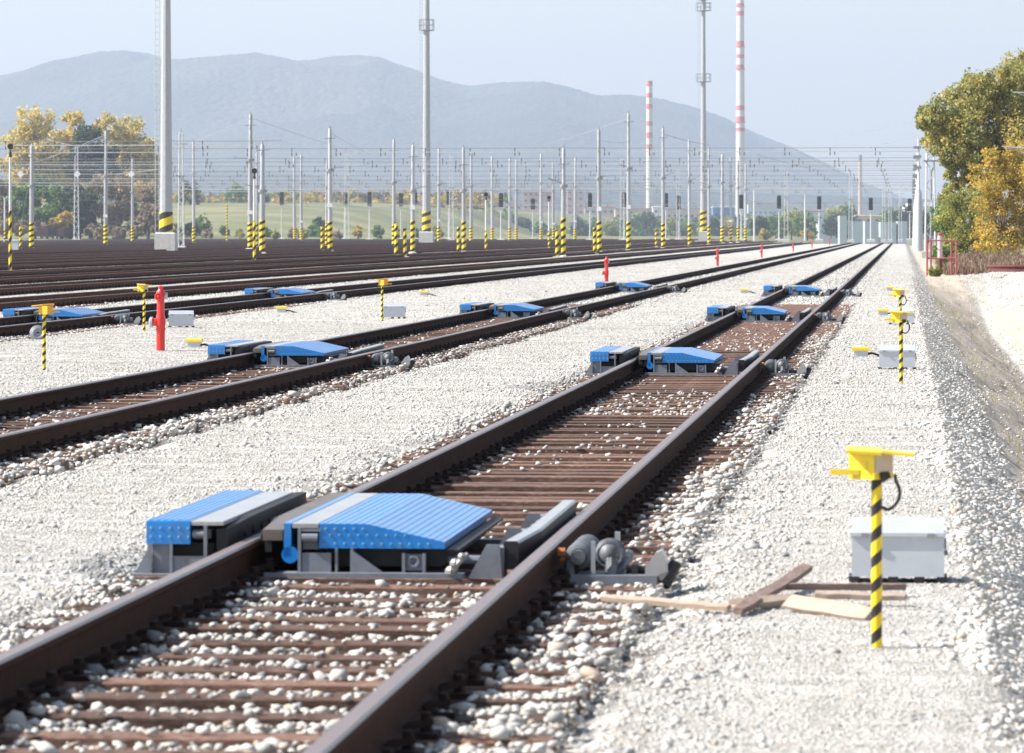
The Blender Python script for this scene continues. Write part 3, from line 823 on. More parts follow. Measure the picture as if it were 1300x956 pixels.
# small yellow lidded boxes
def make_jb(loc, label):
    r = empty('junction_box', loc, label, 'junction box', 'small yellow lidded junction boxes in the gravel')
    b = MB(); b.box(-.095, .095, 0, .16, -.03, .085); b.build('body', M['cab'], r)
    b = MB(); b._chbox(-.12, .12, -.012, .172, .085, .135, .012, None); b.build('lid', M['yellow'], r)
    b = MB(); b.tube([(.09, .05, .04), (.16, .05, .05), (.26, .06, .015), (.36, .07, -.01)], .016, 6); b.build('cable', M['black'], r, smooth=True)
    return r
j0 = make_jb(gp(246, 441.5), 'yellow-lidded box between the nearest red hydrant and the blue brake')
for x, y, l in [(1093, 453, 'yellow-lidded box left of the middle grey cabinet by the ditch'), (1121, 400.5, 'yellow-lidded box left of the farthest cabinet on the ditch side'),
                (1130, 369.5, 'tiny yellow-lidded box left of the farthest sensor post'), (357, 397, 'yellow-lidded box half sunk in gravel below the third track'),
                (538, 375.5, 'yellow-lidded box right of the orange-headed post mid-field'), (590, 405, 'yellow-lidded box touching the left end of the middle brake of the second track'),
                (765, 363.5, 'yellow-lidded box at the foot of the second hydrant'), (945, 372.5, 'yellow-lidded box alone on gravel left of the farthest brake of the nearest track')]:
    copy_tree(j0, gp(x, y), l)

# ------------------------------------------------------------------ hydrants
def make_hydrant(loc, label):
    r = empty('hydrant', loc, label, 'hydrant', 'red hydrants along the gravel strip')
    b = MB(); b.lathe([(.062, -.03), (.062, .30), (.072, .305), (.072, .33), (.064, .335), (.064, .36), (.072, .40), (.072, .48), (.060, .52), (.056, .54), (.056, .72), (.050, .76), (.060, .78), (.066, .80), (.066, .83)], 20)
    b.lathe([(.066, .83), (.062, .86), (.040, .89), (.034, .90), (.036, .935), (.024, .945), (.0, .95)], 20)
    b.sphere((-.02, -.045, .79), .062, 14, 9, (1, .8, 1)); b.torus((-.02, -.085, .79), .045, .012, 'y', 18, 7)
    b.build('body', M['red'], r, smooth=True)
    b = MB(); b.cyl((-.05, -.01, .42), (-.115, -.01, .42), .055, .06, 16); b.build('outlet', M['red'], r, smooth=True)
    b = MB(); b.cyl((-.115, -.01, .42), (-.15, -.01, .42), .078, .078, 16); b.cyl((-.15, -.01, .42), (-.165, -.01, .42), .078, .05, 16); b.build('outlet_cap', M['cap_grey'], r, smooth=True)
    b = MB(); b.cyl((.05, .03, .80), (.09, .03, .80), .05, .05, 14); b.build('upper_cap', M['cap_grey'], r, smooth=True)
    b = MB(); b.sphere((-.02, -.10, .79), .02, 10, 6); b.build('cap_nut', M['red'], r)
    return r
h0 = make_hydrant(gp(204, 446), 'nearest red hydrant at the left, with a grey side cap')
for x, y, l in [(770, 363, 'red hydrant in the middle, second nearest, left of a blue rail brake'), (911, 338, 'third red hydrant from the camera'), (967, 327, 'fourth red hydrant from the camera, smaller'),
                (1007, 319.5, 'fifth red hydrant, small, before the far white gravel'), (1031, 315, 'sixth and very small red hydrant near the end of the yard'), (1053, 311.5, 'tiniest red hydrant at the end of the gravel strip')]:
    copy_tree(h0, gp(x, y), l)

# ------------------------------------------------------------------ small clutter
b = MB(); T = Matrix.Rotation(math.radians(70), 4, 'X')
b.v = []; b.torus((0, 0, 0), .078, .055, 'z', 28, 4)
b.v = [(x, y, z * .5) for x, y, z in b.v]; o = b.build('concrete_disc', M['galv_dark'], None, gp(48, 423, .1)); o.rotation_euler = (math.radians(78), 0, .25)
tag(o, 'round concrete disc with a hole, leaning by the rail at the left edge', 'concrete disc')

def plank(p0, p1, w, t, mat, label, lift0, lift1, roll=0.0):
    a = Vector(p0); b_ = Vector(p1); a.z = lift0; b_.z = lift1
    d = b_ - a; ln = d.length
    m = MB(); n = 8
    vs = []; r = random.Random(label)
    for i in range(n + 1):
        x = ln * i / n; j = r.uniform(-.004, .004)
        e = 1.0 if 0 < i < n else r.uniform(.7, .95)
        for yy, zz in ((-w / 2 * e, -t / 2), (w / 2 * e, -t / 2), (w / 2 * e, t / 2), (-w / 2 * e, t / 2)): vs.append((x + r.uniform(-.006, .006), yy + j, zz + r.uniform(-.002, .002)))
    fs = [(0, 1, 2, 3)[::-1], tuple(4 * n + i for i in range(4))]
    for i in range(n):
        for k in range(4):
            l = (k + 1) % 4; fs.append((4 * i + k, 4 * i + l, 4 * i + 4 + l, 4 * i + 4 + k))
    m.add(vs, fs); o = m.build('plank', mat, None, a)
    rot = d.to_track_quat('X', 'Z').to_matrix().to_4x4() @ Matrix.Rotation(roll, 4, 'X')
    o.rotation_euler = rot.to_euler()
    tag(o, label, 'plank', 'broken planks on the gravel')
plank(gp(937, 783), gp(1026, 742), .055, .028, M['wood_grey'], 'dark weathered plank lying slanted across the other planks', .025, .085, .2)
plank(gp(985, 758), gp(1150, 756), .06, .03, M['wood_grey'], 'long dark plank at the back of the pile, behind the striped post', .05, .04)
plank(gp(1000, 776), gp(1106, 790), .075, .02, M['wood_light'], 'broad pale broken board at the front of the pile', .045, .035, .75)
plank(gp(1035, 771), gp(1150, 772), .06, .022, M['wood_light'], 'thin pale board with its end poking out right of the striped post', .06, .05, .2)
plank(gp(765, 768), gp(925, 780), .04, .022, M['wood_light'], 'long bleached board lying left of the pile towards the rail', .035, .03, .3)
plank(gp(930, 776), gp(1003, 770), .06, .025, M['wood_light'], 'short pale board under the slanted dark plank', .03, .035, .4)

# ------------------------------------------------------------------ overhead masts and posts
def mheight(px, top, base): Z = depth_of(base); return Z, H + (HZ - top) * Z / F
protoP = {}
def mast(px, top, base, w, desc, stripe=2.75, fit='collar', name='catenary_mast', cat='mast'):
    Z, h = mheight(px, top, base); p = at(px, Z, 0); rr = w / 2 * Z / F
    r = empty(name, p, desc, cat, 'tubular masts of the railway yard')
    b = MB(); b.lathe([(rr, stripe), (rr * .96, h * .62), (rr * .80, h * .62 + .02), (rr * .74, h - .15), (rr * .5, h)], 12); b.build('pole', M['galv'], r, smooth=True)
    b = MB(); b.lathe([(rr * 1.08, .12), (rr * 1.06, stripe)], 14); b.build('striped_sleeve', M['stripe_m'], r, smooth=True)
    b = MB(); b.lathe([(rr * 2.2, -.2), (rr * 2.0, .10), (rr * 1.2, .16)], 8); b.build('footing', M['concrete'], r)
    rd = random.Random(int(px * 10)); zc = h * rd.uniform(.56, .68); q = rd.choice((-1, 1))
    b = MB(); b.lathe([(rr * 1.7, zc), (rr * 1.7, zc + .2)], 10); b.build('collar', M['galv_dark'], r)
    b = MB(); b.bar((0, 0, zc + .25), (q * rr * rd.uniform(4, 8), -.1, zc + rd.uniform(.3, .7)), .07); b.build('bracket', M['galv_dark'], r)
    b = MB(); zt = h - rd.uniform(.5, 1.6); b.bar((-rr * 2.2, -rr, zt), (rr * 2.6, -rr, zt + .05), .07); b.build('crossarm', M['galv_dark'], r)
    b = MB(); b.cyl((0, 0, h - .02), (0, 0, h + .25), rr * .35, rr * .2, 6); b.build('tip', M['galv_dark'], r)
    if rd.random() < .5:
        b = MB(); zz = stripe + rd.uniform(.5, 1.5); b.box(-rr * 1.1, rr * 1.1, -rr * 1.5, -rr * .9, zz, zz + .35); b.build('number_plate', M['white'], r)
    r.rotation_euler = (rd.uniform(-.004, .004), rd.uniform(-.006, .006), 0)
    return r
MASTS = [
 (40, 183, 317, 6, 'tubular mast with striped base at the left, right of the striped lamp post'),
 (134, 167, 312, 5, 'tubular mast with striped base before the autumn trees, left of the big floodlight pole'),
 (168, 202, 308, 3.5, 'thin tubular mast nearest to the left side of the big floodlight pole'),
 (246, 179, 309, 4, 'tubular mast with striped base just right of the big floodlight pole'),
 (317.5, 145, 317, 6, 'tallest mast of the group of striped masts at left of centre'),
 (326, 190, 315, 3.5, 'thin mast squeezed between two thicker masts, left of centre'),
 (333, 183, 323, 7, 'thick mast with striped base on the right of the left-centre group'),
 (374, 200, 304.7, 4, 'left mast of a close thin pair, right of the red and white signal post'),
 (382.5, 197, 305.5, 4, 'right mast of a close thin pair, right of the red and white signal post'),
 (419, 163, 320, 6, 'tall thick striped mast left of the lattice mast and signals'),
 (414.5, 204, 313, 3.5, 'thin striped mast hugging the left of a thick one'),
 (500, 177, 313, 4.5, 'tall striped mast between two black signals, left of the second floodlight pole'),
 (524, 184, 322, 5.5, 'thick striped mast just left of the second floodlight pole'),
 (557, 188, 308, 4, 'thin striped mast just right of the second floodlight pole'),
 (589, 187, 321, 5, 'thick striped mast with a stake at its left, centre'),
 (598, 194, 307.5, 4, 'thin striped mast right beside the thick one at centre'),
 (625, 199, 306, 3.8, 'thin striped mast left of a black signal, centre'),
 (647, 201, 306, 3.8, 'thin striped mast right of a black signal, left of a pair'),
 (655.5, 203, 305.3, 3.8, 'thin striped mast, right one of a pair near the pink blocks'),
 (687, 196, 305.5, 4, 'striped mast in front of the pink blocks, right of a small signal'),
 (702.5, 206, 306, 3.4, 'very thin striped mast left of the thick centre-right one'),
 (715, 188, 327, 6, 'thick striped mast standing closest at centre right'),
 (730, 200, 305, 3.8, 'thin striped mast right of the thick centre-right one'),
 (761, 165, 321, 5.5, 'tall striped mast left of the tallest centre-right mast'),
 (798, 144, 319, 5, 'tallest striped mast left of the red and white chimney'),
 (842, 163, 316, 4.6, 'tall striped mast right of the short chimney'),
 (875.5, 177, 314, 4, 'striped mast left of the third floodlight pole'),
 (900, 189, 311, 3.6, 'striped mast just right of the third floodlight pole'),
 (917, 196, 309, 4.5, 'striped mast with a thick base, left of the tall chimney'),
 (928, 200, 309, 3.4, 'thin striped mast touching the left of the tall chimney'),
 (937, 205, 308, 3.2, 'thin striped mast in front of the tall chimney'),
 (946.5, 208, 307, 3.4, 'thin striped mast touching the right of the tall chimney'),
]
for px, t, b_, w, d in MASTS: mast(px, t, b_, w, d)

# lamp-topped short posts
def lamp_post(px, top, base, w, desc, st):
    Z, h = mheight(px, top, base); p = at(px, Z, 0); rr = w / 2 * Z / F
    r = empty('yard_lamp_post', p, desc, 'lamp post')
    b = MB(); b.lathe([(rr, st), (rr * .85, h - .2)], 12); b.build('pole', M['lattice'], r, smooth=True)
    b = MB(); b.lathe([(rr * 1.12, 0), (rr * 1.1, st)], 14); b.build('striped_sleeve', M['stripe_m'], r, smooth=True)
    b = MB(); b.torus((0, 0, h), rr * 1.6, rr * .55, 'y', 16, 6); b.cyl((0, -rr * .4, h), (0, rr * .4, h), rr * 1.2, rr * 1.2, 12)
    b.cyl((0, 0, h - .45), (0, 0, h - .15), rr * 1.2, rr * .8, 8); b.build('lamp_head', M['sig_head'], r)
lamp_post(13, 186, 347, 3.6, 'pale short post with a round black head, closest striped post at the left edge', 2.65)
lamp_post(323, 217, 334, 3.4, 'short post with a round black head, in front of the left-centre mast group', 2.4)
lamp_post(617, 247, 320, 2.6, 'short thin striped post with a small black head at centre', 1.9)
lamp_post(697, 251, 315, 2.4, 'short thin striped post with small head in front of the pink blocks', 1.9)
lamp_post(6, 247, 310, 2.2, 'thin far post at the very left edge behind the round-headed one', 2.4)

# striped guy stakes
def stake(px, top, base, desc, guy=None):
    Z, h = mheight(px, top, base); p = at(px, Z, 0)
    r = empty('guy_stake', p, desc, 'stake', 'striped guy stakes beside the masts')
    b = MB(); b.cyl((0, 0, 0), (0, 0, h), .13, .13, 10); b.build('sleeve', M['stripe_m'], r, smooth=True)
    b = MB(); b.box(-.3, .3, -.3, .3, -.05, .08, ch=.02); b.build('footing', M['concrete'], r)
    if guy:
        q = at(guy[0], Z, 0) - p; q.z = zat(guy[1], Z)
        b = MB(); b.cyl((0, 0, h - .2), q, .018, .018, 4); b.build('guy_wire', M['wire'], r)
stake(26, 287, 317, 'striped stake with a guy wire at the left edge', (39, 216))
stake(409, 288, 320, 'striped stake left of the tall thick mast', (418, 220))
stake(503, 282, 327, 'striped stake in front of the tall mast between signals', (500, 230))
stake(514, 290, 327, 'striped stake just left of the mast by the second floodlight pole', (523, 214))
stake(582, 288, 322, 'striped stake left of the thick centre mast', (588, 220))
stake(707.5, 292, 327, 'striped stake left of the closest centre-right mast', (714, 214))
stake(755, 289, 323, 'striped stake left of the tall centre-right mast', (760, 222))
stake(833, 291, 314, 'striped stake left of the mast right of the short chimney', (841, 230))
stake(288, 258, 308, 'thin lone post in front of the green meadow')

# lattice masts
def lattice(px, top, base, w, desc, leg=.07):
    Z, h = mheight(px, top, base); p = at(px, Z, 0); wd = w * Z / F / 2
    r = empty('lattice_mast', p, desc, 'lattice mast', 'pale lattice masts')
    b = MB()
    for sx in (-1, 1):
        for sy in (-1, 1): b.bar((sx * wd, sy * wd, 0), (sx * wd * .55, sy * wd * .55, h), leg)
    b.build('leg_frame', M['lattice'], r)
    b = MB(); n = int(h / (wd * 2.2)); 
    for i in range(n):
        z0 = h * i / n; z1 = h * (i + 1) / n; a = wd * (1 - .45 * i / n); c = wd * (1 - .45 * (i + 1) / n); s = 1 if i % 2 else -1
        for y in (-1, 1): b.bar((s * a, y * a, z0), (-s * c, y * c, z1), leg * .6)
        for x in (-1, 1): b.bar((x * a, s * a, z0), (x * c, -s * c, z1), leg * .6)
    b.build('bracing', M['lattice'], r)
    b = MB(); b.box(-wd * 1.7, wd * 1.7, -wd * 1.5, wd * 1.5, -.3, .3, ch=.05); b.build('footing', M['concrete'], r)
    b = MB(); b.box(-wd * 1.3, wd * 1.3, -wd * 1.3, wd * 1.3, h * .62, h * .62 + .12); b.cyl((0, 0, h), (0, 0, h + .5), .05, .03, 6); b.bar((-wd * 2.4, 0, h * .9), (wd * 2.4, 0, h * .9), .08)
    b.build('crossarm', M['galv_dark'], r)
    return r
for a in [(97, 186, 305, 6, 'lattice mast in front of the dark green tree, left'), (148, 201, 303.5, 6, 'lattice mast before the brown bushes, left of the big floodlight pole'),
          (230, 168, 316, 7, 'dark twin-legged lattice mast right beside the big floodlight pole'), (440, 194, 304, 6, 'lattice mast behind a black signal with red and white base, left of centre'),
          (573, 197, 305.5, 5.5, 'lattice mast behind a black signal, right of the second floodlight pole'), (790, 200, 305.5, 5.5, 'lattice mast behind the tallest centre-right mast'),
          (861, 214, 305, 4.5, 'lattice mast behind a signal, left of the third floodlight pole'), (998, 216, 305.6, 5, 'lattice mast left of the portal end, between two signals'),
          (1080, 221, 306, 5, 'lattice mast left of the beige chimney'), (1122, 238, 306, 4, 'left lattice mast of the far cluster over the track end'),
          (1130, 238, 305.6, 4, 'middle lattice mast of the far cluster over the track end'), (1143, 239, 306, 4, 'right lattice mast of the far cluster over the track end')]:
    lattice(*a)
lattice(1181, 133, 323, 13, 'big lattice mast at the right, nearest of the row along the gravel edge', .10)

# right-hand row of solid masts under the wires
SPZ = [524, 595, 665, 728, 790, 850, 905]
for i, Z in enumerate(SPZ):
    X_ = 1.75 + .1 * i
    px = 650 + F * ((X_ * RT[0] + Z * 0) ) / Z + 0
    p = Vector((X_, Z, 0.0)); h = 12.2 if i < 2 else 11.6
    r = empty('end_mast', p, ['first pale end mast right of the tracks, nearest of the receding row', 'second pale end mast of the receding row', 'third pale end mast of the receding row', 'fourth pale end mast of the receding row', 'fifth pale end mast of the receding row', 'sixth pale end mast of the receding row', 'last pale end mast of the receding row'][i], 'mast', 'end masts along the right edge of the yard')
    b = MB(); b.lathe([(.50, -12), (.50, 0), (.34, 6.2), (.13, 6.6), (.10, h)], 10); b.build('pole', M['lattice'], r, smooth=True)
    b = MB()
    for z in (h - 3.4, h - 2.2, h - 1.2): b.box(-.55, .3, -.15, .15, z, z + .3)
    b.build('bracket', M['galv_dark'], r)

# cross spans
_b = MB(); _b.cyl((0, 0, 0), (0, 0, .88), .05, .05, 6); _b.cyl((0, 0, .42), (.5, 0, .46), .03, .03, 4); _b.cyl((.5, 0, .05), (.5, 0, .46), .05, .05, 6)
HANG = _b.mesh('hanger', M['insul'])
def span(Z, h, x0, x1, desc, kind='wire', gap=.42):
    r = empty('cross_span', (0, Z, 0), desc, 'overhead wire', 'overhead spans across the yard')
    n = 24
    def curve(hh, sag, lo=x0, hi=x1):
        pts = []
        seg = 4
        for i in range(n + 1):
            t = i / n; u = (t * seg) % 1.0
            pts.append((lo + (hi - lo) * t, 0, hh - sag * 4 * u * (1 - u)))
        return pts
    rad = .045 if kind == 'wire' else .07
    b = MB(); b.tube(curve(h, .04), rad, 4); b.build('upper_wire', M['wire'], r)
    b = MB(); b.tube(curve(h - gap, .02), rad * 1.5, 4); b.build('lower_beam', M['lattice'], r)
    b = MB(); k = 0; xs = np.arange(x0 + 2, x1 - 1, 5.0 if kind == 'wire' else 1.6)
    for x in xs:
        if kind == 'wire':
            o = bpy.data.objects.new('hanger', HANG); COL.objects.link(o); o.parent = r; o.location = (x, 0, h - gap - .45)
        else:
            s = .8
            b.bar((x, 0, h - gap), (x + s, 0, h), .07); b.bar((x + s, 0, h), (x + 2 * s, 0, h - gap), .07)
    if kind != 'wire': b.build('bracing', M['lattice'], r)
ords = ['nearest and highest', 'second', 'third', 'fourth', 'fifth', 'sixth', 'seventh']
for i, Z in enumerate(SPZ):
    hh = 11.15 + (0.0 if i < 3 else .15)
    span(Z, hh, -165 - i * 5, 1.6 + .1 * i, '%s of the dark overhead spans crossing the whole yard' % ords[i])
span(1020, 11.0, -150, 2.6, 'faint white overhead span just below the trussed one', 'wire', .3)
span(1090, 8.5, -150, 2.6, 'faint low overhead span at the height of the signals', 'wire', .3)
span(560, 10.2, -150, 1.7, 'faint overhead span between the nearest and the second spans', 'wire', .3)
span(960, 11.4, -150, 2.4, 'white trussed overhead span low across the yard', 'truss', .75)
span(470, 10.95, -112, -62, 'short white span at the left between mast and floodlight pole')
# portal
p0 = at(957.5, 1040, 0); p1 = at(1022, 1040, 0)
r = empty('portal_frame', p0, 'white portal frame of two posts and a beam, right of the tall chimney', 'portal')
d = p1 - p0; hp = zat(241, 1040)
b = MB(); b.cyl((0, 0, 0), (0, 0, hp), .22, .18, 8); b.build('post', M['lattice'], r)
b = MB(); b.cyl((d.x, d.y, 0), (d.x, d.y, hp), .22, .18, 8); b.build('post', M['lattice'], r)
b = MB(); b.bar((0, 0, hp), (d.x, d.y, hp), .4); b.build('beam', M['lattice'], r)

# longitudinal contact wires (they run above the tracks) and oblique pull-off wires
def wire(name, a, b_, rad, label, sag=.12):
    a = Vector(a); b_ = Vector(b_); m = MB(); pts = []
    for i in range(13):
        t = i / 12; q = (b_ - a) * t; pts.append((q.x, q.y, q.z - sag * 4 * t * (1 - t)))
    m.tube(pts, rad, 4); o = m.build(name, M['wire'], None, a); tag(o, label, 'wire', 'thin overhead wires'); return o
WL = 'thin grey overhead wire hanging between the spans of the yard'
for k, (pxa, pya, Za, pxb, pyb, Zb) in enumerate([(1166, 152, 340, 985, 190, 595), (1166, 172, 340, 1010, 206, 728), (317, 150, 480, 200, 196, 700), (319, 150, 480, 460, 196, 700),
        (134, 171, 620, 62, 200, 800), (40, 207, 500, 88, 190, 600), (798, 150, 430, 690, 184, 700), (842, 170, 500, 900, 184, 520), (761, 178, 400, 798, 180, 430),
        (60, 176, 700, 90, 184, 600), (419, 168, 420, 470, 196, 700), (135, 172, 620, 100, 187, 560), (960, 196, 600, 1040, 216, 800), (1010, 190, 620, 1080, 226, 900), (200, 215, 560, 120, 222, 700), (60, 232, 560, 95, 240, 640)]):
    a = at(pxa, Za, zat(pya, Za)); b_ = at(pxb, Zb, zat(pyb, Zb)); wire('overhead_wire', a, b_, .022 if min(Za, Zb) < 500 else .035, WL)
for ti in (3, 5, 7, 9, 11, 13, 16, 19):
    c = TRACKS[ti]; wire('overhead_wire', (c, 470, 6.0), (c, 960, 6.0), .02, WL, 0)

Zc_ = 250
p = at(1345, Zc_, -.3); r = empty('catenary_mast', p, 'round mast at the right edge with two white arms before the autumn tree', 'mast')
m = MB(); m.lathe([(.14, -.5), (.10, 9.4)], 12); m.build('pole', M['galv'], r, smooth=True)
for (xa, ya, yb) in ((1272, 186, 192), (1286, 117, 120)):
    a = at(xa, Zc_, zat(ya, Zc_)) - p; d_ = at(1345, Zc_, zat(yb, Zc_)) - p - a
    m = MB(); m.cyl(a, a + d_, .028, .035, 6); m.cyl(a + d_ * .25, a + d_ + Vector((0, 0, .9)), .018, .018, 5); m.cyl(a + d_ * .05, a + d_ * .5 + Vector((0, 0, -.35)), .018, .018, 5)
    m.build('arm', M['lattice'], r)
# diamond signs
for i, (px, py) in enumerate([(26, 221), (98, 221), (166.5, 221)]):
    Z = 560; p = at(px, Z, zat(py, Z)); s = .42
    r = empty('diamond_sign', p, ['white diamond sign hanging at the left edge', 'white diamond sign on the left lattice mast', 'white diamond sign on the thin mast left of the floodlight pole'][i], 'sign', 'white diamond signs under the wires')
    b = MB(); b.add([(0, 0, -s), (s, 0, 0), (0, 0, s), (-s, 0, 0), (0, .03, -s), (s, .03, 0), (0, .03, s), (-s, .03, 0)], [(0, 1, 2, 3), (7, 6, 5, 4), (0, 4, 5, 1), (1, 5, 6, 2), (2, 6, 7, 3), (3, 7, 4, 0)])
    b.build('plate', M['white'], r)
    b = MB(); b.cyl((0, .05, s * .8), (0, .05, 3.0 - .3), .02, .02, 4); b.build('hanger', M['wire'], r)

# ------------------------------------------------------------------ floodlight poles
def floodpole(px, base, top, w0, desc, plats, ladder=-1, plinth=(13, 12, 25), hwid=.5):
    Z = depth_of(base); p = at(px, Z, 0); s = Z / F; h = zat(top, Z)
    r = empty('floodlight_pole', p, desc, 'floodlight pole')
    pz = plinth[2] * s
    b = MB(); b.lathe([(w0 / 2 * s, pz - .2), (w0 / 2 * s * (1 - (1 - hwid) * .5), h * .5), (w0 / 2 * s * hwid, h)], 12); b.build('pole', M['galv'], r)
    b = MB(); b.lathe([(w0 / 2 * s * 1.02, pz), (w0 / 2 * s * 1.015, pz + 26 * s)], 14); b.build('striped_band', M['stripe_l'], r)
    b = MB(); a = plinth[0] * s; b._chbox(-a, a, -a, a, -.5, pz, .12, None); b.build('plinth', M['concrete'], r)
    for zp in plats:
        zz = zat(zp, Z); R_ = 9.5 * s; m = MB()
        m.lathe([(R_ * .3, zz - .1), (R_, zz), (R_, zz + .12)], 12)
        for i in range(10):
            t = 2 * math.pi * i / 10; m.bar((R_ * math.cos(t), R_ * math.sin(t), zz), (R_ * math.cos(t), R_ * math.sin(t), zz + 1.8 * 700 / 700), .07)
        m.torus((0, 0, zz + 1.8), R_, .05, 'z', 14, 4); m.torus((0, 0, zz + .9), R_, .04, 'z', 14, 4)
        m.build('platform', M['galv_dark'], r)
    m = MB(); x = ladder * (w0 / 2 * s + .22)
    for sx in (-.18, .18): m.bar((x + sx, 0, pz), (x + sx, 0, h), .04)
    z = pz
    while z < h: m.bar((x - .18, 0, z), (x + .18, 0, z), .035); m.bar((x + .18, 0, z), (0, 0, z), .03) if int(z * 2) % 6 == 0 else None; z += .6
    m.build('ladder', M['galv'], r)
    m = MB(); m.lathe([(.4, h), (1.5, h + .3), (1.5, h + .5)], 12)
    for i in range(8):
        t = 2 * math.pi * i / 8; m.box(1.7 * math.cos(t) - .3, 1.7 * math.cos(t) + .3, 1.7 * math.sin(t) - .15, 1.7 * math.sin(t) + .15, h + .3, h + 1.0)
    m.build('lamp_ring', M['galv_dark'], r)
floodpole(211, 319, -130, 17, 'huge pale floodlight pole at the left with striped band and concrete plinth', [-90], -1, (13, 12, 24), .52)
floodpole(541.5, 309, -70, 11, 'tall floodlight pole left of centre with a railed platform near the top', [39], -1, (9, 9, 15), .6)
floodpole(893, 305.5, 1, 8.5, 'slender floodlight pole right of centre with two platforms', [104, 14], -1, (6, 6, 12), .55)

# ------------------------------------------------------------------ signals
def make_signal(px, ht, hb, base, label):
    Z = depth_of(base); s = Z / F; p = at(px, Z, 0)
    r = empty('signal', p, label, 'railway signal', 'black railway signals at the far end')
    zt = zat(ht, Z); zb = zat(hb, Z)
    b = MB(); b.cyl((0, 0, 0), (0, 0, zb), .16, .12, 8); b.build('post', M['lattice'], r)
    b = MB(); b._chbox(-2.6 * s, 2.6 * s, 0, .5, zb, zt, .15, None); h_ = b.build('head', M['sig_head'], r)
    n = 5
    for i in range(n):
        z = zb + (zt - zb) * (i + .6) / (n + .4)
        b = MB(); b.cyl((0, -.02, z), (0, -.28, z), .2, .2, 8); b.build('lamp_hood', M['sig_head'], h_)
    b = MB(); b.box(-.9, .9, -.6, .6, -.3, .35, ch=.1); b.build('footing', M['concrete'], r)
    b = MB(); b.box(-.7, .7, -.35, .35, zb - .18, zb - .06); b.build('platform', M['lattice'], r)
    return r
for px, a, c, d_, l in [(357.5, 243, 261, 304, 'black signal on a red and white post before the green meadow'), (438.5, 244, 261, 304, 'black signal in front of the left lattice mast'),
        (469, 243, 262, 304.6, 'black signal on a thin white post left of the second floodlight pole'), (509, 245, 262, 304, 'black signal between two striped masts'),
        (527, 243, 260, 304, 'black signal hidden behind the mast by the second floodlight pole'), (569.5, 242, 261, 304, 'black signal in front of the lattice mast right of the second floodlight pole'), (636, 245, 263, 305.4, 'black signal alone right of centre masts'),
        (676.5, 252, 266, 303.8, 'smaller black signal left of the pink blocks'), (749, 245, 263, 305.4, 'black signal left of the tall centre-right mast'),
        (792.5, 244, 263, 305.4, 'black signal just left of the tallest centre-right mast'), (845.5, 245, 263, 305, 'black signal right of the short chimney'),
        (861.5, 249, 266, 305, 'small black signal in front of a lattice mast'), (894.5, 247, 264, 305.4, 'black signal in front of the third floodlight pole'),
        (941, 247, 265, 305.4, 'black signal in front of the tall chimney'), (989, 248, 265, 305.4, 'black signal inside the white portal'),
        (1040, 249, 266, 305.4, 'black signal right of the white portal'), (1105.5, 251, 267, 305.8, 'black signal farthest right, beside the lattice cluster'), (1155, 252, 268, 305, 'black signal half behind the row of end masts')]:
    sg = make_signal(px, a, c, d_, l)

# ------------------------------------------------------------------ chimneys
def chimney(px, top, base, Z, w0, w1, desc, bands, mats):
    Z *= 1.4; p = at(px, Z, 0); s = Z / F
    r = empty('chimney', p, desc, 'chimney')
    zt = zat(top, Z)
    def rad(z): return (w0 + (w1 - w0) * z / zt) / 2 * s
    zs = [0] + sorted([zat(y, Z) for bb in bands for y in bb]) + [zt]
    cols = []
    b = MB()
    for i in range(len(zs) - 1):
        b.mi = i % 2; z0, z1 = zs[i], zs[i + 1]
        n = 20; v = []
        for z in (z0, z1):
            for k in range(n): t = 2 * math.pi * k / n; v.append((rad(z) * math.cos(t), rad(z) * math.sin(t), z))
        b.add(v, [(k, (k + 1) % n, n + (k + 1) % n, n + k) for k in range(n)])
    b.build('shaft', mats, r, smooth=True)
    b = MB(); b.torus((0, 0, zt), rad(zt), .3 * s * 1.5, 'z', 20, 6); b.lathe([(rad(zt) * .8, zt - 2), (rad(zt) * .8, zt - .3)], 16); b.build('rim', M['galv_dark'], r)
    b = MB()
    for bb in bands[::2]: z = zat(bb[1], Z); b.lathe([(rad(z) * 1.0, z - .3), (rad(z) * 1.25, z - .2), (rad(z) * 1.25, z + .2), (rad(z), z + .3)], 16)
    b.build('gallery', mats[1], r)
chimney(824.5, 103, 268, 2600, 8.5, 7.5, 'short red and white banded chimney left of the third floodlight pole', [(103.5, 108), (118, 124), (132, 137), (154, 160), (168, 174), (183, 189)], [M['chim_w'], M['chim_r']])
chimney(940, -60, 305, 2600, 12.5, 8.5, 'very tall chimney with faded red bands rising out of the picture', [(-30, -22), (-14, -6), (4, 8), (14, 20), (52, 59), (69, 74), (82, 88), (134, 140), (148, 155), (162, 167)], [M['chim_w'], M['chim_r']])
chimney(1092, 197, 275, 3000, 5.5, 4.5, 'plain beige chimney with a dark top near the right', [(197.5, 203)], [M['chim_b'], M['galv_dark']])

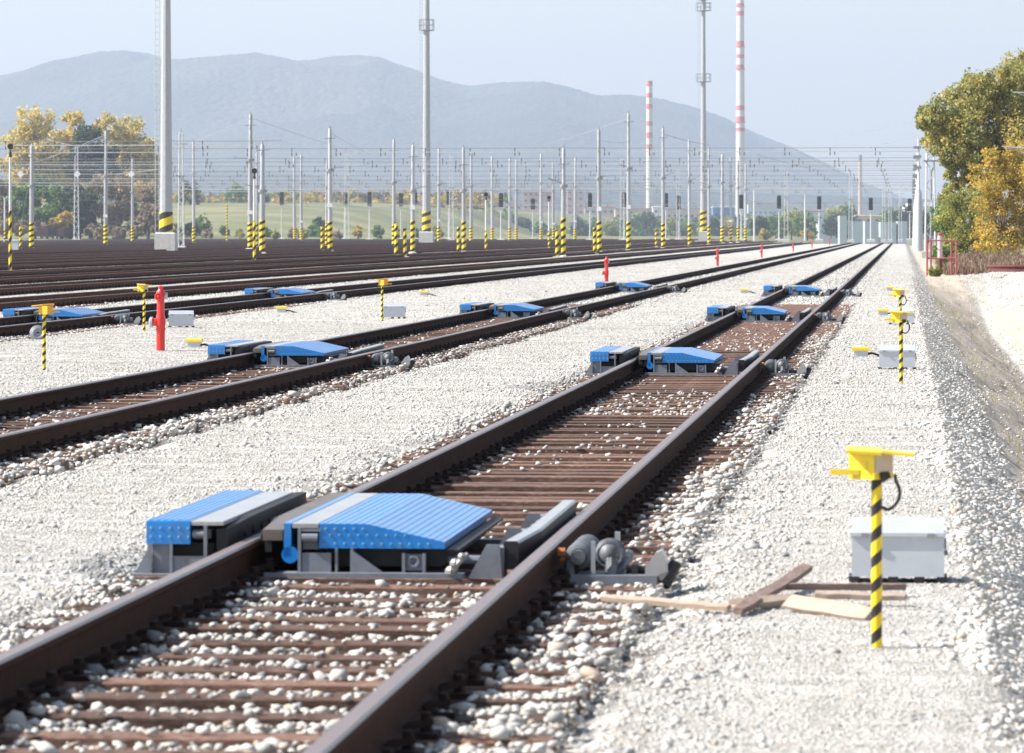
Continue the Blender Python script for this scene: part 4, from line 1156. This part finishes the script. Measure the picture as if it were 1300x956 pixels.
# ------------------------------------------------------------------ far buildings
def bmat(name, c): return simple(name, c, .85, 0, .08, .05)
BM = dict(pink=bmat('pink_render', (.50, .33, .29)), white=bmat('white_render', (.70, .70, .68)), blue=bmat('blue_cladding', (.08, .22, .46)), red=bmat('red_roof', (.36, .13, .11)),
          brown=bmat('brown_roof', (.24, .17, .15)), pale=bmat('pale_cladding', (.40, .46, .50)), tan=bmat('tan_render', (.54, .43, .33)), dark=bmat('window_band', (.06, .075, .09)))
def building(px0, px1, top, Z, depth, wall, roof, desc, floors=3, pitched=False, base=None):
    Z = Z * 1.45 if 'meadow' not in desc else Z
    a = at(px0, Z, 0); c = at(px1, Z, 0); wd = (c - a).length; h = zat(top, Z); z0 = -8
    p = (a + c) / 2
    r = empty('building', (p.x, p.y, 0), desc, 'building', None, math.atan2(RT[1], RT[0]))
    x = wd / 2
    b = MB(); b.box(-x, x, 0, depth, z0, h - .8); b.build('wall', BM[wall], r)
    b = MB()
    if pitched: b.extrude_y([(-x - .6, h - .8), (x + .6, h - .8), (0, h + wd * .10)], -.5, depth + .5)
    elif floors: b._chbox(-x - .4, x + .4, -.4, depth + .4, h - .8, h, .3, None)
    else: b.box(-x, x, 0, depth, h - .799, h)
    b.build('roof', BM[roof if floors else wall], r)
    hb = h
    n = floors
    for i in range(n):
        z = (i + .35) * max(3, h) / n
        if z + 1.5 > h - .8: continue
        k = max(2, min(9, int(wd / 4)))
        for q in range(k):
            xa = -x + wd * (q + .25) / k; b = MB(); b.box(xa, xa + wd * .45 / k, -.06, .02, z, z + min(1.5, h / n * .45)); b.build('window', BM['dark'], r)
for a in [(664, 705, 243, 2500, 30, 'pink', 'red', 'pink apartment block with reddish roof, behind the small signal', 7), (720, 741, 240, 2550, 25, 'pink', 'brown', 'narrower pink apartment block, right of the wider one', 7),
          (640, 662, 258, 2450, 20, 'tan', 'brown', 'low tan block left of the pink apartments', 4), (742, 780, 262, 2450, 20, 'tan', 'red', 'low tan building right of the pink apartments', 3),
          (596, 616, 254, 2300, 20, 'blue', 'white', 'blue clad hall right of the second floodlight pole', 2), (829, 845, 262, 2200, 20, 'white', 'white', 'white cube building right of the short chimney', 3),
          (781, 828, 264, 2350, 30, 'tan', 'brown', 'long tan hall with brown roof below the short chimney', 2), (846, 905, 264, 2400, 30, 'tan', 'brown', 'long tan hall right of the white cube', 2),
          (905, 932, 262, 2100, 20, 'blue', 'pale', 'blue industrial hall left of the tall chimney', 2), (950, 1000, 258, 2700, 30, 'pale', 'red', 'industrial hall with a red roof behind the portal', 2),
          (1016, 1046, 267, 2000, 25, 'white', 'red', 'white building with a pink roof right of the portal', 2), (1040, 1064, 281, 1700, 25, 'pale', 'pale', 'low pale hall before the taller pale panels', 0),
          (1066, 1075, 274, 1500, 12, 'pale', 'pale', 'narrow pale tower block at the far track end', 0), (1079, 1095, 281, 1500, 12, 'pale', 'pale', 'pale hall left of the farthest right signal', 0),
          (1098, 1115, 281, 1520, 12, 'pale', 'white', 'pale hall behind the farthest right signal', 0), (1118, 1138, 282, 1500, 12, 'pale', 'white', 'pale hall behind the lattice cluster', 0),
          (1140, 1152, 281, 1500, 12, 'pale', 'pale', 'pale hall right of the lattice cluster', 0), (1086, 1120, 273, 1900, 20, 'tan', 'tan', 'flat tan building above the pale halls, under the beige chimney', 2),
          (448, 462, 262, 2150, 12, 'brown', 'dark', 'dark barn at the top of the green meadow', 1), (474, 488, 264, 2150, 12, 'white', 'white', 'white house at the top of the green meadow', 1)]:
    building(*a)
p = at(1153, 3200, 0)
r = empty('storage_tank', p, 'round white storage tank beside the end masts', 'tank')
b = MB(); z = zat(260, 3200); b.lathe([(4, -5), (4, z - 2)], 24); b.build('wall', BM['white'], r, smooth=True)
b = MB(); b.lathe([(4, z - 2), (3.4, z - .5), (2, z + .6), (.1, z + 1)], 24); b.build('roof', BM['white'], r, smooth=True)

# wagons
def wagon(px, base, label):
    Z = depth_of(base); p = at(px, Z, 0)
    r = empty('freight_wagon', p, label, 'freight wagon', 'brown freight wagons before the trees')
    b = MB(); b.box(-1.4, 1.4, 0, 13, 1.15, 3.0)
    for y in np.arange(.5, 13, 1.4): b.box(1.4, 1.5, y, y + .15, 1.15, 3.0); b.box(-1.5, -1.4, y, y + .15, 1.15, 3.0)
    b.build('body', M['wagon'], r)
    b = MB(); b.box(-1.2, 1.2, -.4, 13.4, .85, 1.14); b.build('underframe', M['dark_steel'], r)
    for y in (1.6, 3.4, 9.6, 11.4):
        b = MB()
        for x in (-.75, .75): b.cyl((x - .06, y, .65), (x + .06, y, .65), .46, .46, 14)
        b.cyl((-.75, y, .65), (.75, y, .65), .08, .08, 6); b.build('wheelset', M['dark_steel'], r)
wagon(54, 304.4, 'left brown freight wagon in front of the trees'); wagon(74, 304.2, 'middle brown freight wagon in front of the trees'); wagon(85, 304.0, 'right brown freight wagon beside the lattice mast')

# ------------------------------------------------------------------ right side things
def small_right():
    Z = depth_of(350, -.3); s = Z / F
    p = at(1195, Z, -.3); r = empty('barrier_frame', p, 'faded red tubular frame beside the bush at the right', 'frame')
    def X(px): return (px - 1195) * s
    ht = zat(304, Z) + .3; hm = zat(328, Z) + .3
    b = MB()
    for px, y, q in ((1177, 0, 0), (1214, 0, 0), (1182, .9, .05), (1208, .9, .05)):
        b = MB(); b.cyl((X(px), y, -.2), (X(px), y, ht + q), .045, .045, 8); b.build('post', M['fade_red'], r)
    b = MB()
    for z in (ht - .05, hm):
        b.cyl((X(1177), 0, z), (X(1214), 0, z), .035, .035, 8); b.cyl((X(1182), .9, z), (X(1208), .9, z), .03, .03, 8)
        b.cyl((X(1177), 0, z), (X(1182), .9, z), .03, .03, 8); b.cyl((X(1214), 0, z), (X(1208), .9, z), .03, .03, 8)
        b.build('crossbar', M['fade_red'], r); b = MB()
    p = at(1193.5, Z, -.3) + Vector((0, .45, 0)); r = empty('marker_post', p, 'thick post with pink-white top and dark red foot inside the red frame', 'post')
    b = MB(); b.lathe([(.115, hm), (.115, zat(299, Z) + .3)], 16); b.build('upper_sleeve', M['pink_white'], r, smooth=True)
    b = MB(); b.lathe([(.12, -.2), (.12, hm - .01)], 16); b.build('lower_sleeve', M['dark_red'], r, smooth=True)
    b = MB(); b.lathe([(.12, zat(299, Z) + .3), (.125, zat(299, Z) + .40), (.05, zat(299, Z) + .44)], 16); b.build('cap', M['fade_red'], r, smooth=True)
    # ring on the mound
    Zr = 205; c = at(1303, Zr, 0); c.z = float(ground_z(c.x, c.y)) + .03
    m = MB(); m.torus((0, 0, .03), 1.62, .05, 'z', 48, 8); m.torus((0.03, 0.05, .13), 1.60, .055, 'z', 48, 8); m.torus((-.02, .02, .22), 1.61, .045, 'z', 48, 8)
    o = m.build('steel_ring', M['dark_red'], None, c, smooth=True); tag(o, 'large dark rusty ring of bent pipe lying on the white gravel mound', 'ring')
    # sign pole
    Z = 420; p = at(1182, Z, -.4); r = empty('sign_pole', p, 'slim dark pole carrying a small white sign plate, right of the lattice mast', 'sign')
    b = MB(); b.cyl((0, 0, -.5), (0, 0, zat(216, Z) + .4), .11, .08, 10); b.sphere((.1, 0, zat(215, Z) + .4), .2, 8, 6); b.build('pole', M['galv_dark'], r)
    b = MB(); z = zat(262, Z) + .4; b.box(-.65, .12, -.14, -.10, z, z + .36); b.build('sign_plate', M['white'], r)
small_right()

# ------------------------------------------------------------------ vegetation
def leaf_cloud(lobes, per, size, seed, tonefn=None):
    """lobes: (x,y,z,rx,ry,rz,weight). Returns verts, faces, tone for leaf clump triangles/quads"""
    g = np.random.default_rng(seed); V = []; T = []
    for (x, y, z, rx, ry, rz, w) in lobes:
        n = int(per * w)
        # sub clumps inside each lobe give an uneven outline and gaps
        m = max(8, int(26 * w))
        d = g.normal(size=(m, 3)); d /= np.linalg.norm(d, axis=1)[:, None]
        cc = d * (g.uniform(.15, 1.0, (m, 1)) ** .6) * np.array([rx, ry, rz]) + np.array([x, y, z])
        cr = g.uniform(.24, .50, m) * (rx * ry * rz) ** (1 / 3)
        ct = g.uniform(0, 1, m)
        idx = g.integers(0, m, n)
        q = g.normal(size=(n, 3)); q /= np.linalg.norm(q, axis=1)[:, None]
        pos = cc[idx] + q * (g.random((n, 1)) ** .75) * cr[idx][:, None]
        s = size * g.uniform(.6, 1.4, n)
        a = g.normal(size=(n, 3)); a /= np.linalg.norm(a, axis=1)[:, None]
        b = np.cross(a, g.normal(size=(n, 3))); b /= np.linalg.norm(b, axis=1)[:, None]
        quad = np.stack([pos - a * s[:, None] * .5, pos + b * s[:, None] * .32, pos + a * s[:, None] * .5, pos - b * s[:, None] * .32], 1)
        V.append(quad.reshape(-1, 3)); T.append(np.repeat(np.clip(.62 * ct[idx] + .38 * g.random(n), 0, 1), 4))
    V = np.concatenate(V); T = np.concatenate(T); F_ = np.arange(len(V)).reshape(-1, 4)
    return V, F_, T
def tree(name, base, lobes, mat, size, per, label, cat='tree', trunk=None, seed=1, group=None, branches=6):
    """lobes in local coords relative to base"""
    r = empty(name, base, label, cat, group)
    V, F_, T = leaf_cloud(lobes, per, size, seed)
    o = bpy.data.objects.new('crown', np_mesh('crown', V, F_, 4, LM[mat], T)); COL.objects.link(o); o.parent = r
    if trunk:
        b = MB(); rd = random.Random(seed); h = trunk[0]; R0 = trunk[1]; pts = [Vector((0, 0, -1))]
        for i in range(1, 6): pts.append(Vector((rd.uniform(-.3, .3) * R0 * 2, rd.uniform(-.3, .3) * R0 * 2, h * i / 5)))
        for i in range(5): b.cyl(pts[i], pts[i + 1], R0 * (1 - i * .14), R0 * (1 - (i + 1) * .14), 8)
        for k, lb in enumerate(lobes[:branches * 2]):
            st = pts[2 + k % 3]; e = Vector(lb[:3]); md = (st + e) / 2 + Vector((0, 0, -.1 * h))
            b.cyl(st, md, R0 * .4, R0 * .25, 6); b.cyl(md, e, R0 * .25, R0 * .08, 5)
        b.build('trunk', M['bark'], r)
    return r
def lobes_px(pl, Z, base, yspread, rnd=1):
    """(px,py,rpx[,w]) lobes -> local lobes at distance Z"""
    g = random.Random(rnd); out = []; s = Z / F
    for q in pl:
        px, py, rp = q[:3]; w = q[3] if len(q) > 3 else 1.0
        p = at(px, Z, zat(py, Z)) - base; rr = rp * s
        out.append((p.x, p.y + g.uniform(-yspread, yspread), p.z, rr, rr * 1.1, rr * .9, w))
    return out
# right big tree
Z = 300; base = at(1232, Z, -.3)
tree('autumn_tree', base, lobes_px([(1195, 150, 25), (1218, 138, 28), (1190, 178, 20, .7), (1215, 172, 28), (1240, 118, 28), (1262, 108, 26), (1250, 150, 34, 1.2), (1282, 130, 34, 1.2), (1204, 196, 20, .6), (1236, 200, 28, .8), (1270, 180, 36, 1.2), (1300, 170, 40, 1.3),
     (1176, 146, 13, .4), (1172, 158, 10, .25), (1215, 225, 18, .45), (1205, 250, 18, .45), (1290, 95, 26), (1228, 215, 22, .6), (1255, 215, 26, .9), (1245, 240, 24, .8), (1230, 165, 30, 1), (1200, 170, 24, .8), (1280, 210, 30, 1)], Z, base, 1.2), 'autumn', .19, 2900, 'large green and rust-brown autumn tree at the right, its crown over the masts', trunk=(8.5, .22), seed=5)
Z = 325; base = at(1330, Z, -.3)
tree('autumn_tree', base, lobes_px([(1300, 92, 26), (1330, 80, 32), (1360, 110, 40), (1310, 130, 34), (1345, 170, 44), (1310, 215, 36), (1370, 230, 44), (1284, 112, 20, .6)], Z, base, 1.5), 'autumn', .22, 2300, 'tall autumn tree at the right edge, partly outside the picture', trunk=(10, .25), seed=9)
Z = 272; base = at(1272, Z, -.3)
tree('golden_shrub', base, lobes_px([(1262, 232, 24), (1285, 222, 26), (1255, 262, 22), (1280, 262, 30), (1300, 250, 28), (1262, 292, 26), (1292, 296, 28), (1312, 290, 26), (1275, 318, 24), (1248, 312, 18, .6), (1245, 220, 16, .5), (1262, 205, 18, .7), (1290, 200, 22), (1308, 225, 26)], Z, base, .8), 'golden', .13, 2400, 'bright golden-yellow shrub tree in front of the big tree at the right', trunk=(3, .09), seed=12)
Z = 285; base = at(1220, Z, -.3)
tree('olive_bush', base, lobes_px([(1215, 258, 20), (1232, 262, 24), (1205, 280, 20), (1228, 290, 26), (1244, 300, 22), (1212, 306, 20), (1235, 318, 20), (1206, 325, 14), (1222, 328, 14)], Z, base, .8), 'olive', .13, 2400, 'tall olive-green bush left of the golden shrub', 'bush', trunk=(2.5, .07), seed=14)
Z = 310; base = at(1200, Z, -.3)
tree('dark_bush', base, lobes_px([(1196, 272, 13), (1202, 262, 14), (1208, 240, 12), (1197, 285, 13), (1206, 300, 14), (1196, 314, 12)], Z, base, .8), 'green', .14, 1500, 'dark green bush behind the olive one, near the sign pole', 'bush', trunk=(2.5, .07), seed=15)
Z = 236; base = at(1199, Z, -.3)
tree('small_bush', base, lobes_px([(1190, 322, 8), (1203, 318, 9), (1197, 333, 9)], Z, base, .2), 'green', .09, 900, 'small dark green bush behind the red frame', 'bush', trunk=(.8, .04), seed=16)
Z = 219; base = at(1187, Z, -.3)
tree('green_shrub', base, lobes_px([(1183, 345, 6), (1191, 343, 7), (1187, 352, 7)], Z, base, .1), 'olive', .07, 1300, 'small yellow-green shrub at the left foot of the red frame', 'shrub', trunk=(.3, .03), seed=17)
# dry grass and scrub strip
g = np.random.default_rng(4); n = 26000
Zs = g.uniform(226, 262, n); px = g.uniform(1196, 1400, n); a = (px - 650) / F * Zs
gx = FW[0] * Zs + RT[0] * a; gy = FW[1] * Zs + RT[1] * a; gz = ground_z(gx, gy)
hgt = g.uniform(.15, .50, n) * (.5 + fbm(gx * .8, gy * .3, 3)) * (1 + (Zs - 226) / 40); wd = .035
lean = g.normal(0, .18, (n, 2)); th = g.uniform(0, 6.28, n)
P0 = np.stack([gx, gy, gz - .05], -1); dx = np.stack([np.cos(th) * wd, np.sin(th) * wd, 0 * th], -1)
tip = P0 + np.stack([lean[:, 0] * hgt * 1.5, lean[:, 1] * hgt * 1.5, hgt], -1)
V = np.stack([P0 - dx, P0 + dx, tip + dx * .5, tip - dx * .5], 1).reshape(-1, 3)
o = bpy.data.objects.new('dry_grass', np_mesh('dry_grass', V, np.arange(len(V)).reshape(-1, 4), 4, LM['dry'], np.repeat(g.random(n), 4))); COL.objects.link(o); tag(o, kind='stuff')
n = 1500; wx = np.abs(g.normal(0, .35, n)) + g.choice([1.0, 1.6, 2.3, 2.9], n) + g.normal(0, .1, n); wy = g.choice(g.uniform(45, 215, 60), n) + g.normal(0, .4, n)
wz = ground_z(wx, wy); hg = g.uniform(.04, .14, n); th = g.uniform(0, 6.28, n)
P0 = np.stack([wx, wy, wz - .02], -1); dx = np.stack([np.cos(th) * .006, np.sin(th) * .006, 0 * th], -1); tip = P0 + np.stack([g.normal(0, .04, n), g.normal(0, .04, n), hg], -1)
V = np.stack([P0 - dx, P0 + dx, tip + dx * .4, tip - dx * .4], 1).reshape(-1, 3)
o = bpy.data.objects.new('weeds', np_mesh('weeds', V, np.arange(len(V)).reshape(-1, 4), 4, LM['olive'], np.repeat(g.random(n), 4))); COL.objects.link(o); tag(o, kind='stuff')
Z = 262
for i, (px_, py_, rp, mt) in enumerate([(1236, 325, 12, 'brown'), (1262, 326, 13, 'olive'), (1288, 325, 13, 'brown'), (1312, 322, 14, 'olive')]):
    base = at(px_, Z - i * 3, -.3)
    tree('dry_scrub', base, lobes_px([(px_ - 5, py_, rp), (px_ + 6, py_ + 3, rp), (px_, py_ + 9, rp)], Z - i * 3, base, .3, i), mt, .09, 700, ['dry brown scrub at the foot of the olive bush', 'olive-green scrub below the left half of the golden shrub', 'dry brown scrub below the golden shrub, right', 'olive scrub at the right edge above the gravel mound'][i], 'scrub', seed=30 + i)

# left trees
def ltree(px, Z, pl, mat, label, seed, tr=True, size=.8, per=1300, name='autumn_tree'):
    base = at(px, Z, 0)
    tree(name, base, lobes_px(pl, Z, base, 3, seed), mat, size, per, label, trunk=(max(4, zat(pl[0][1], Z) * .6), .5) if tr else None, seed=seed)
ltree(45, 1290, [(45, 155, 24, 1.5), (25, 180, 22, 1.2), (60, 180, 24, 1.2), (40, 205, 26, 1.3), (15, 205, 18), (70, 205, 20), (50, 228, 20), (25, 225, 20), (75, 225, 18), (50, 195, 20)], 'yellow', 'big straw-yellow tree at the far left', 41)
ltree(90, 1300, [(92, 152, 14), (86, 175, 16), (98, 190, 16), (88, 205, 16), (95, 225, 16)], 'yellow', 'narrow yellow tree between the big yellow one and the dark green one', 42)
ltree(150, 1300, [(140, 165, 20, 1.2), (162, 168, 22, 1.2), (180, 190, 20), (192, 208, 15), (150, 195, 22), (172, 215, 24), (195, 230, 14), (160, 225, 20), (185, 240, 16), (165, 195, 20)], 'yellow', 'wide golden-yellow tree left of the big floodlight pole', 43)
ltree(118, 1255, [(112, 175, 18, 1.2), (105, 200, 20, 1.3), (132, 195, 18, 1.2), (95, 215, 16), (120, 220, 22, 1.2), (140, 215, 14)], 'dark', 'dark green round tree in front of the yellow ones', 44)
ltree(42, 1245, [(30, 245, 16, 1.2), (52, 240, 17, 1.2), (75, 248, 16, 1.2), (20, 265, 14), (45, 265, 18), (68, 270, 16), (30, 282, 16), (55, 285, 16), (15, 285, 14)], 'green', 'low green tree behind the left masts and wagons', 45, name='green_tree')
ltree(100, 1240, [(95, 245, 15, 1.2), (100, 265, 16, 1.2), (88, 275, 14), (108, 285, 14), (110, 250, 16), (118, 268, 14), (95, 290, 14)], 'dark', 'dark bushy tree behind the left lattice mast', 46, name='green_tree')
ltree(145, 1240, [(130, 235, 16), (150, 240, 18, 1.2), (135, 265, 18), (160, 265, 16), (145, 285, 18), (170, 280, 14)], 'brown', 'brownish tree before the golden one, left of the floodlight pole', 47, name='brown_tree')
ltree(188, 1235, [(185, 250, 14), (195, 268, 12), (180, 285, 14), (200, 288, 10)], 'brown', 'thin brown tree touching the big floodlight pole on the left', 48, name='brown_tree')
ltree(8, 1235, [(5, 240, 14), (8, 265, 14), (5, 285, 14), (20, 290, 10), (-15, 260, 20)], 'brown', 'brown tree cut by the left edge of the picture', 49, name='brown_tree')
ltree(78, 1232, [(72, 282, 9), (85, 278, 9), (78, 292, 9)], 'golden', 'small golden bush over the brown wagons', 50, True, name='golden_bush')
ltree(45, 1232, [(30, 288, 10), (50, 290, 10), (62, 292, 8)], 'brown', 'low brown scrub behind the left wagon', 51, True, name='brown_bush')
ltree(120, 1231, [(112, 294, 9), (130, 295, 9), (150, 296, 8), (172, 296, 8)], 'brown', 'low brown scrub along the yard edge left of the floodlight pole', 52, True, name='brown_bush')

# middle distance single trees and bushes on and around the meadow
mid = [(240, 1900, 240, 14, 'dark'), (300, 2100, 244, 12, 'green'), (330, 2150, 252, 10, 'dark'), (405, 1500, 282, 7, 'dark'), (400, 1480, 290, 8, 'green'), (255, 1350, 285, 12, 'green'), (242, 1300, 292, 10, 'dark'), (455, 1350, 292, 5, 'golden'), (480, 1400, 292, 6, 'green'),
       (575, 1450, 287, 12, 'dark'), (600, 1480, 281, 15, 'green'), (622, 1500, 276, 16, 'olive'), (645, 1500, 279, 16, 'green'), (664, 1480, 286, 13, 'dark'), (685, 1450, 290, 11, 'green'), (706, 1450, 292, 9, 'olive'), (735, 1500, 288, 11, 'dark'), (752, 1500, 290, 10, 'green'),
       (775, 1520, 289, 10, 'olive'), (805, 1500, 283, 14, 'green'), (822, 1520, 281, 15, 'dark'), (850, 1500, 287, 11, 'olive'), (873, 1500, 288, 11, 'green'), (905, 1500, 283, 12, 'dark'), (925, 1500, 287, 10, 'golden'), (965, 1500, 284, 12, 'dark'), (985, 1500, 282, 13, 'green'),
       (1005, 1500, 276, 15, 'olive'), (1022, 1500, 280, 14, 'green'), (1062, 1900, 271, 12, 'olive'), (1076, 1950, 269, 12, 'green'), (1055, 1800, 284, 10, 'dark'), (1130, 1800, 275, 12, 'green'), (1148, 1800, 272, 13, 'dark'), (1025, 1350, 297, 7, 'golden'), (970, 1350, 298, 7, 'golden'),
       (1178, 1200, 280, 12, 'dark'), (1195, 1200, 278, 14, 'green'), (1212, 1000, 285, 16, 'dark'), (225, 1290, 293, 9, 'olive'), (262, 1285, 297, 6, 'brown'), (285, 1400, 292, 6, 'green'), (305, 1290, 296, 6, 'olive'), (338, 1400, 293, 5, 'green'), (372, 1350, 294, 5, 'brown'), (412, 1290, 297, 6, 'green'), (320, 1290, 297, 5, 'brown'), (350, 1290, 298, 5, 'olive'), (385, 1290, 297, 6, 'olive'), (430, 1290, 298, 5, 'brown'), (505, 1290, 297, 6, 'olive'), (530, 1290, 296, 7, 'green'), (555, 1290, 294, 8, 'olive')]
kn = {'dark': 'dark green', 'green': 'green', 'olive': 'olive-green', 'golden': 'golden', 'brown': 'brown'}
for i, (px_, Z, py_, rp, mt) in enumerate(mid):
    if 560 < px_ < 1160: Z *= 1.6 if px_ < 950 else 1.25
    base = at(px_, Z, 0)
    pl = [(px_ - rp * .5, py_ + 1, rp * .7), (px_ + rp * .5, py_ + 2, rp * .7), (px_, py_ - rp * .3, rp * .75)]
    yy = py_ + rp * .9
    while yy < 299: pl += [(px_ - rp * .5, yy, rp * .6), (px_ + rp * .5, yy + 2, rp * .6)]; yy += rp * .9
    side = ('left of the second floodlight pole' if px_ < 541 else 'between the second and third floodlight poles' if px_ < 893 else 'right of the third floodlight pole')
    tree('far_tree', base, lobes_px(pl, Z, base, 3, i), mt, .8 * Z / 1500, 240, 'hazy %s tree or bush beyond the yard, %s' % (kn[mt], side), seed=60 + i, group='hazy trees beyond the yard, %s, %s' % (kn[mt], side), trunk=(3, .3))

# far-off woods as masses
def wood(px0, px1, Z, ytop, ybot, mats, seed, dens=1.0):
    g_ = random.Random(seed)
    for k, mt in enumerate(mats):
        pl = []; x = px0
        while x < px1:
            rp = g_.uniform(4, 7.5)
            if g_.random() < .75 or len(mats) == 1: pl.append((x + g_.uniform(-2, 2), g_.uniform(ytop + rp, ybot), rp, 1))
            x += rp * .75
        lb = lobes_px(pl, Z + k * 25, Vector((0, 0, 0)), 20, seed + k)
        V, F_, T = leaf_cloud(lb, 130 * dens, 1.1 * Z / 2000, seed + k)
        o = bpy.data.objects.new('forest', np_mesh('forest', V, F_, 4, LM[mt], T)); COL.objects.link(o); tag(o, kind='stuff')
wood(215, 640, 2250, 243, 262, ['golden', 'brown', 'green', 'dark'], 200)
wood(350, 620, 2350, 240, 255, ['golden', 'dry'], 207)
wood(560, 1170, 2900, 272, 294, ['green', 'dark', 'olive'], 214)
wood(560, 1170, 2500, 288, 300, ['green', 'olive', 'brown'], 220)
wood(-40, 208, 1340, 205, 300, ['green', 'brown', 'yellow'], 240, .8)
wood(-40, 220, 2300, 235, 300, ['green', 'brown', 'dark'], 226)

# ------------------------------------------------------------------ mountains
def ridge(name, Z0, Zc, prof, seed, px0, px1, zbase=-2, rough=1.0, label=None):
    xs = np.arange(px0, px1, 3.0); nd = 56
    pxs = [p[0] for p in prof]; pys = [p[1] for p in prof]
    cy = np.interp(xs, pxs, pys)
    ts = np.linspace(0, 1.35, nd)
    V = np.zeros((nd, len(xs), 3))
    for j, t in enumerate(ts):
        Zd = Z0 + (Zc - Z0) * t
        a = (xs - 650) / F * Zd
        X = FW[0] * Zd + RT[0] * a; Y = FW[1] * Zd + RT[1] * a
        app = (HZ - cy) / F
        prf = np.sin(np.clip(t, 0, 1) * math.pi / 2) ** 1.1 if t <= 1 else math.cos((t - 1) * 3.0)
        nz = (fbm(X / 620 + seed, Y / 620, 5) - .5) * 2
        rg = 1 - 2 * np.abs(fbm(X / 900 + seed * 3, Y / 1300 + seed, 4) - .5) * 2
        env = math.sin(min(t, 1) * math.pi) if t < 1 else 0.0
        sp = (fbm(X / 70, Y / 70, 2) - .5) * 2
        z = H + app * Zd * prf * (1 + env * (.28 * nz + .34 * (rg - .6))) + sp * 2.5 * rough * min(1, t * 3)
        z = np.minimum(z, H + app * Zd + sp * 2.5)
        V[j, :, 0] = X; V[j, :, 1] = Y; V[j, :, 2] = np.maximum(z, zbase) if t > 0 else zbase
    nx = len(xs); i, j = np.meshgrid(np.arange(nx - 1), np.arange(nd - 1)); a = (j * nx + i).ravel()
    f = np.stack([a, a + 1, a + nx + 1, a + nx], -1)
    V[:, :, 2] += rng.uniform(-2.0, 2.0, (nd, nx)) * rough * (ts[:, None] > .05)
    o = bpy.data.objects.new(name, np_mesh(name, V.reshape(-1, 3), f, 4, M['forest'], smooth=False)); COL.objects.link(o)
    tag(o, kind='structure')
main = [(-200, 118), (-60, 108), (0, 97), (30, 90), (60, 79), (90, 74), (125, 66), (160, 65), (195, 70), (215, 76), (240, 75), (275, 72), (325, 67), (350, 72), (375, 78), (395, 77), (420, 72), (455, 71), (480, 73), (505, 82), (530, 90), (560, 102), (595, 110), (640, 105), (690, 104), (725, 112), (760, 122), (800, 121), (840, 126), (880, 136), (920, 150), (960, 170), (1000, 185), (1050, 208), (1100, 234), (1150, 252), (1200, 255), (1300, 266), (1500, 280)]
ridge('mountains', 8200, 12800, main, 3, -220, 1500)
foot = [(-200, 230), (0, 222), (150, 232), (300, 215), (420, 226), (560, 234), (700, 222), (850, 236), (950, 246), (1100, 250), (1300, 262), (1500, 270)]
ridge('hills', 5200, 7600, foot, 8, -220, 1500, rough=.7)

# ------------------------------------------------------------------ haze
b = MB(); b.box(-6100, 3700, -100, 18800, -16, 700)
hz = bpy.data.materials.new('haze'); hz.use_nodes = True; nt = hz.node_tree; nt.nodes.clear()
out = nt.nodes.new('ShaderNodeOutputMaterial'); pv = nt.nodes.new('ShaderNodeVolumePrincipled')
pv.inputs['Color'].default_value = (0.71, 0.82, 1.0, 1); pv.inputs['Density'].default_value = 0.000118; pv.inputs['Anisotropy'].default_value = 0.2
nt.links.new(pv.outputs[0], out.inputs['Volume'])
o = b.build('haze', hz); tag(o, kind='stuff')

# ------------------------------------------------------------------ light
S = Vector((-1.1, -.16, .98)).normalized()
elev = math.asin(S.z); az = math.atan2(S.x, S.y)
w = bpy.data.worlds.new('World'); SC.world = w; w.use_nodes = True; nt = w.node_tree
bg = nt.nodes['Background']; sky = nt.nodes.new('ShaderNodeTexSky'); sky.sky_type = 'NISHITA'; sky.sun_disc = False
sky.sun_elevation = elev; sky.sun_rotation = az % (2 * math.pi); sky.altitude = 300; sky.air_density = 1.0; sky.dust_density = 1.0; sky.ozone_density = 1.5
tn = nt.nodes.new('ShaderNodeMix'); tn.data_type = 'RGBA'; tn.blend_type = 'MULTIPLY'; tn.inputs[0].default_value = 1.0; tn.inputs[7].default_value = (1.0, .885, .77, 1)
nt.links.new(sky.outputs[0], tn.inputs[6]); nt.links.new(tn.outputs[2], bg.inputs[0]); bg.inputs[1].default_value = 0.091
sl = bpy.data.lights.new('sun', 'SUN'); sl.energy = 4.1; sl.angle = math.radians(.53); sl.color = (1.0, .955, .89)
so = bpy.data.objects.new('sun', sl); COL.objects.link(so); so.rotation_euler = (-S).to_track_quat('-Z', 'Y').to_euler()

# ------------------------------------------------------------------ camera
cam = bpy.data.cameras.new('camera'); co = bpy.data.objects.new('camera', cam); COL.objects.link(co)
co.location = (0, 0, H); co.rotation_euler = (math.pi / 2, 0, TH)
cam.sensor_width = 36; cam.lens = 36 * F / 1300; cam.shift_y = -(478 - HZ) / 1300
cam.clip_start = .5; cam.clip_end = 40000
cam.dof.use_dof = True; cam.dof.focus_distance = 62; cam.dof.aperture_fstop = 166 / 17.5; cam.dof.aperture_blades = 8
SC.camera = co

SC.view_settings.view_transform = 'Standard'; SC.view_settings.look = 'None'; SC.view_settings.gamma = 1; SC.view_settings.use_curve_mapping = False
SC.view_settings.exposure = 1.4
SC.cycles.max_bounces = 6; SC.cycles.diffuse_bounces = 3; SC.cycles.glossy_bounces = 3; SC.cycles.volume_bounces = 0
SC.cycles.use_denoising = True; SC.cycles.use_adaptive_sampling = True
SC.cycles.sample_clamp_indirect = 6
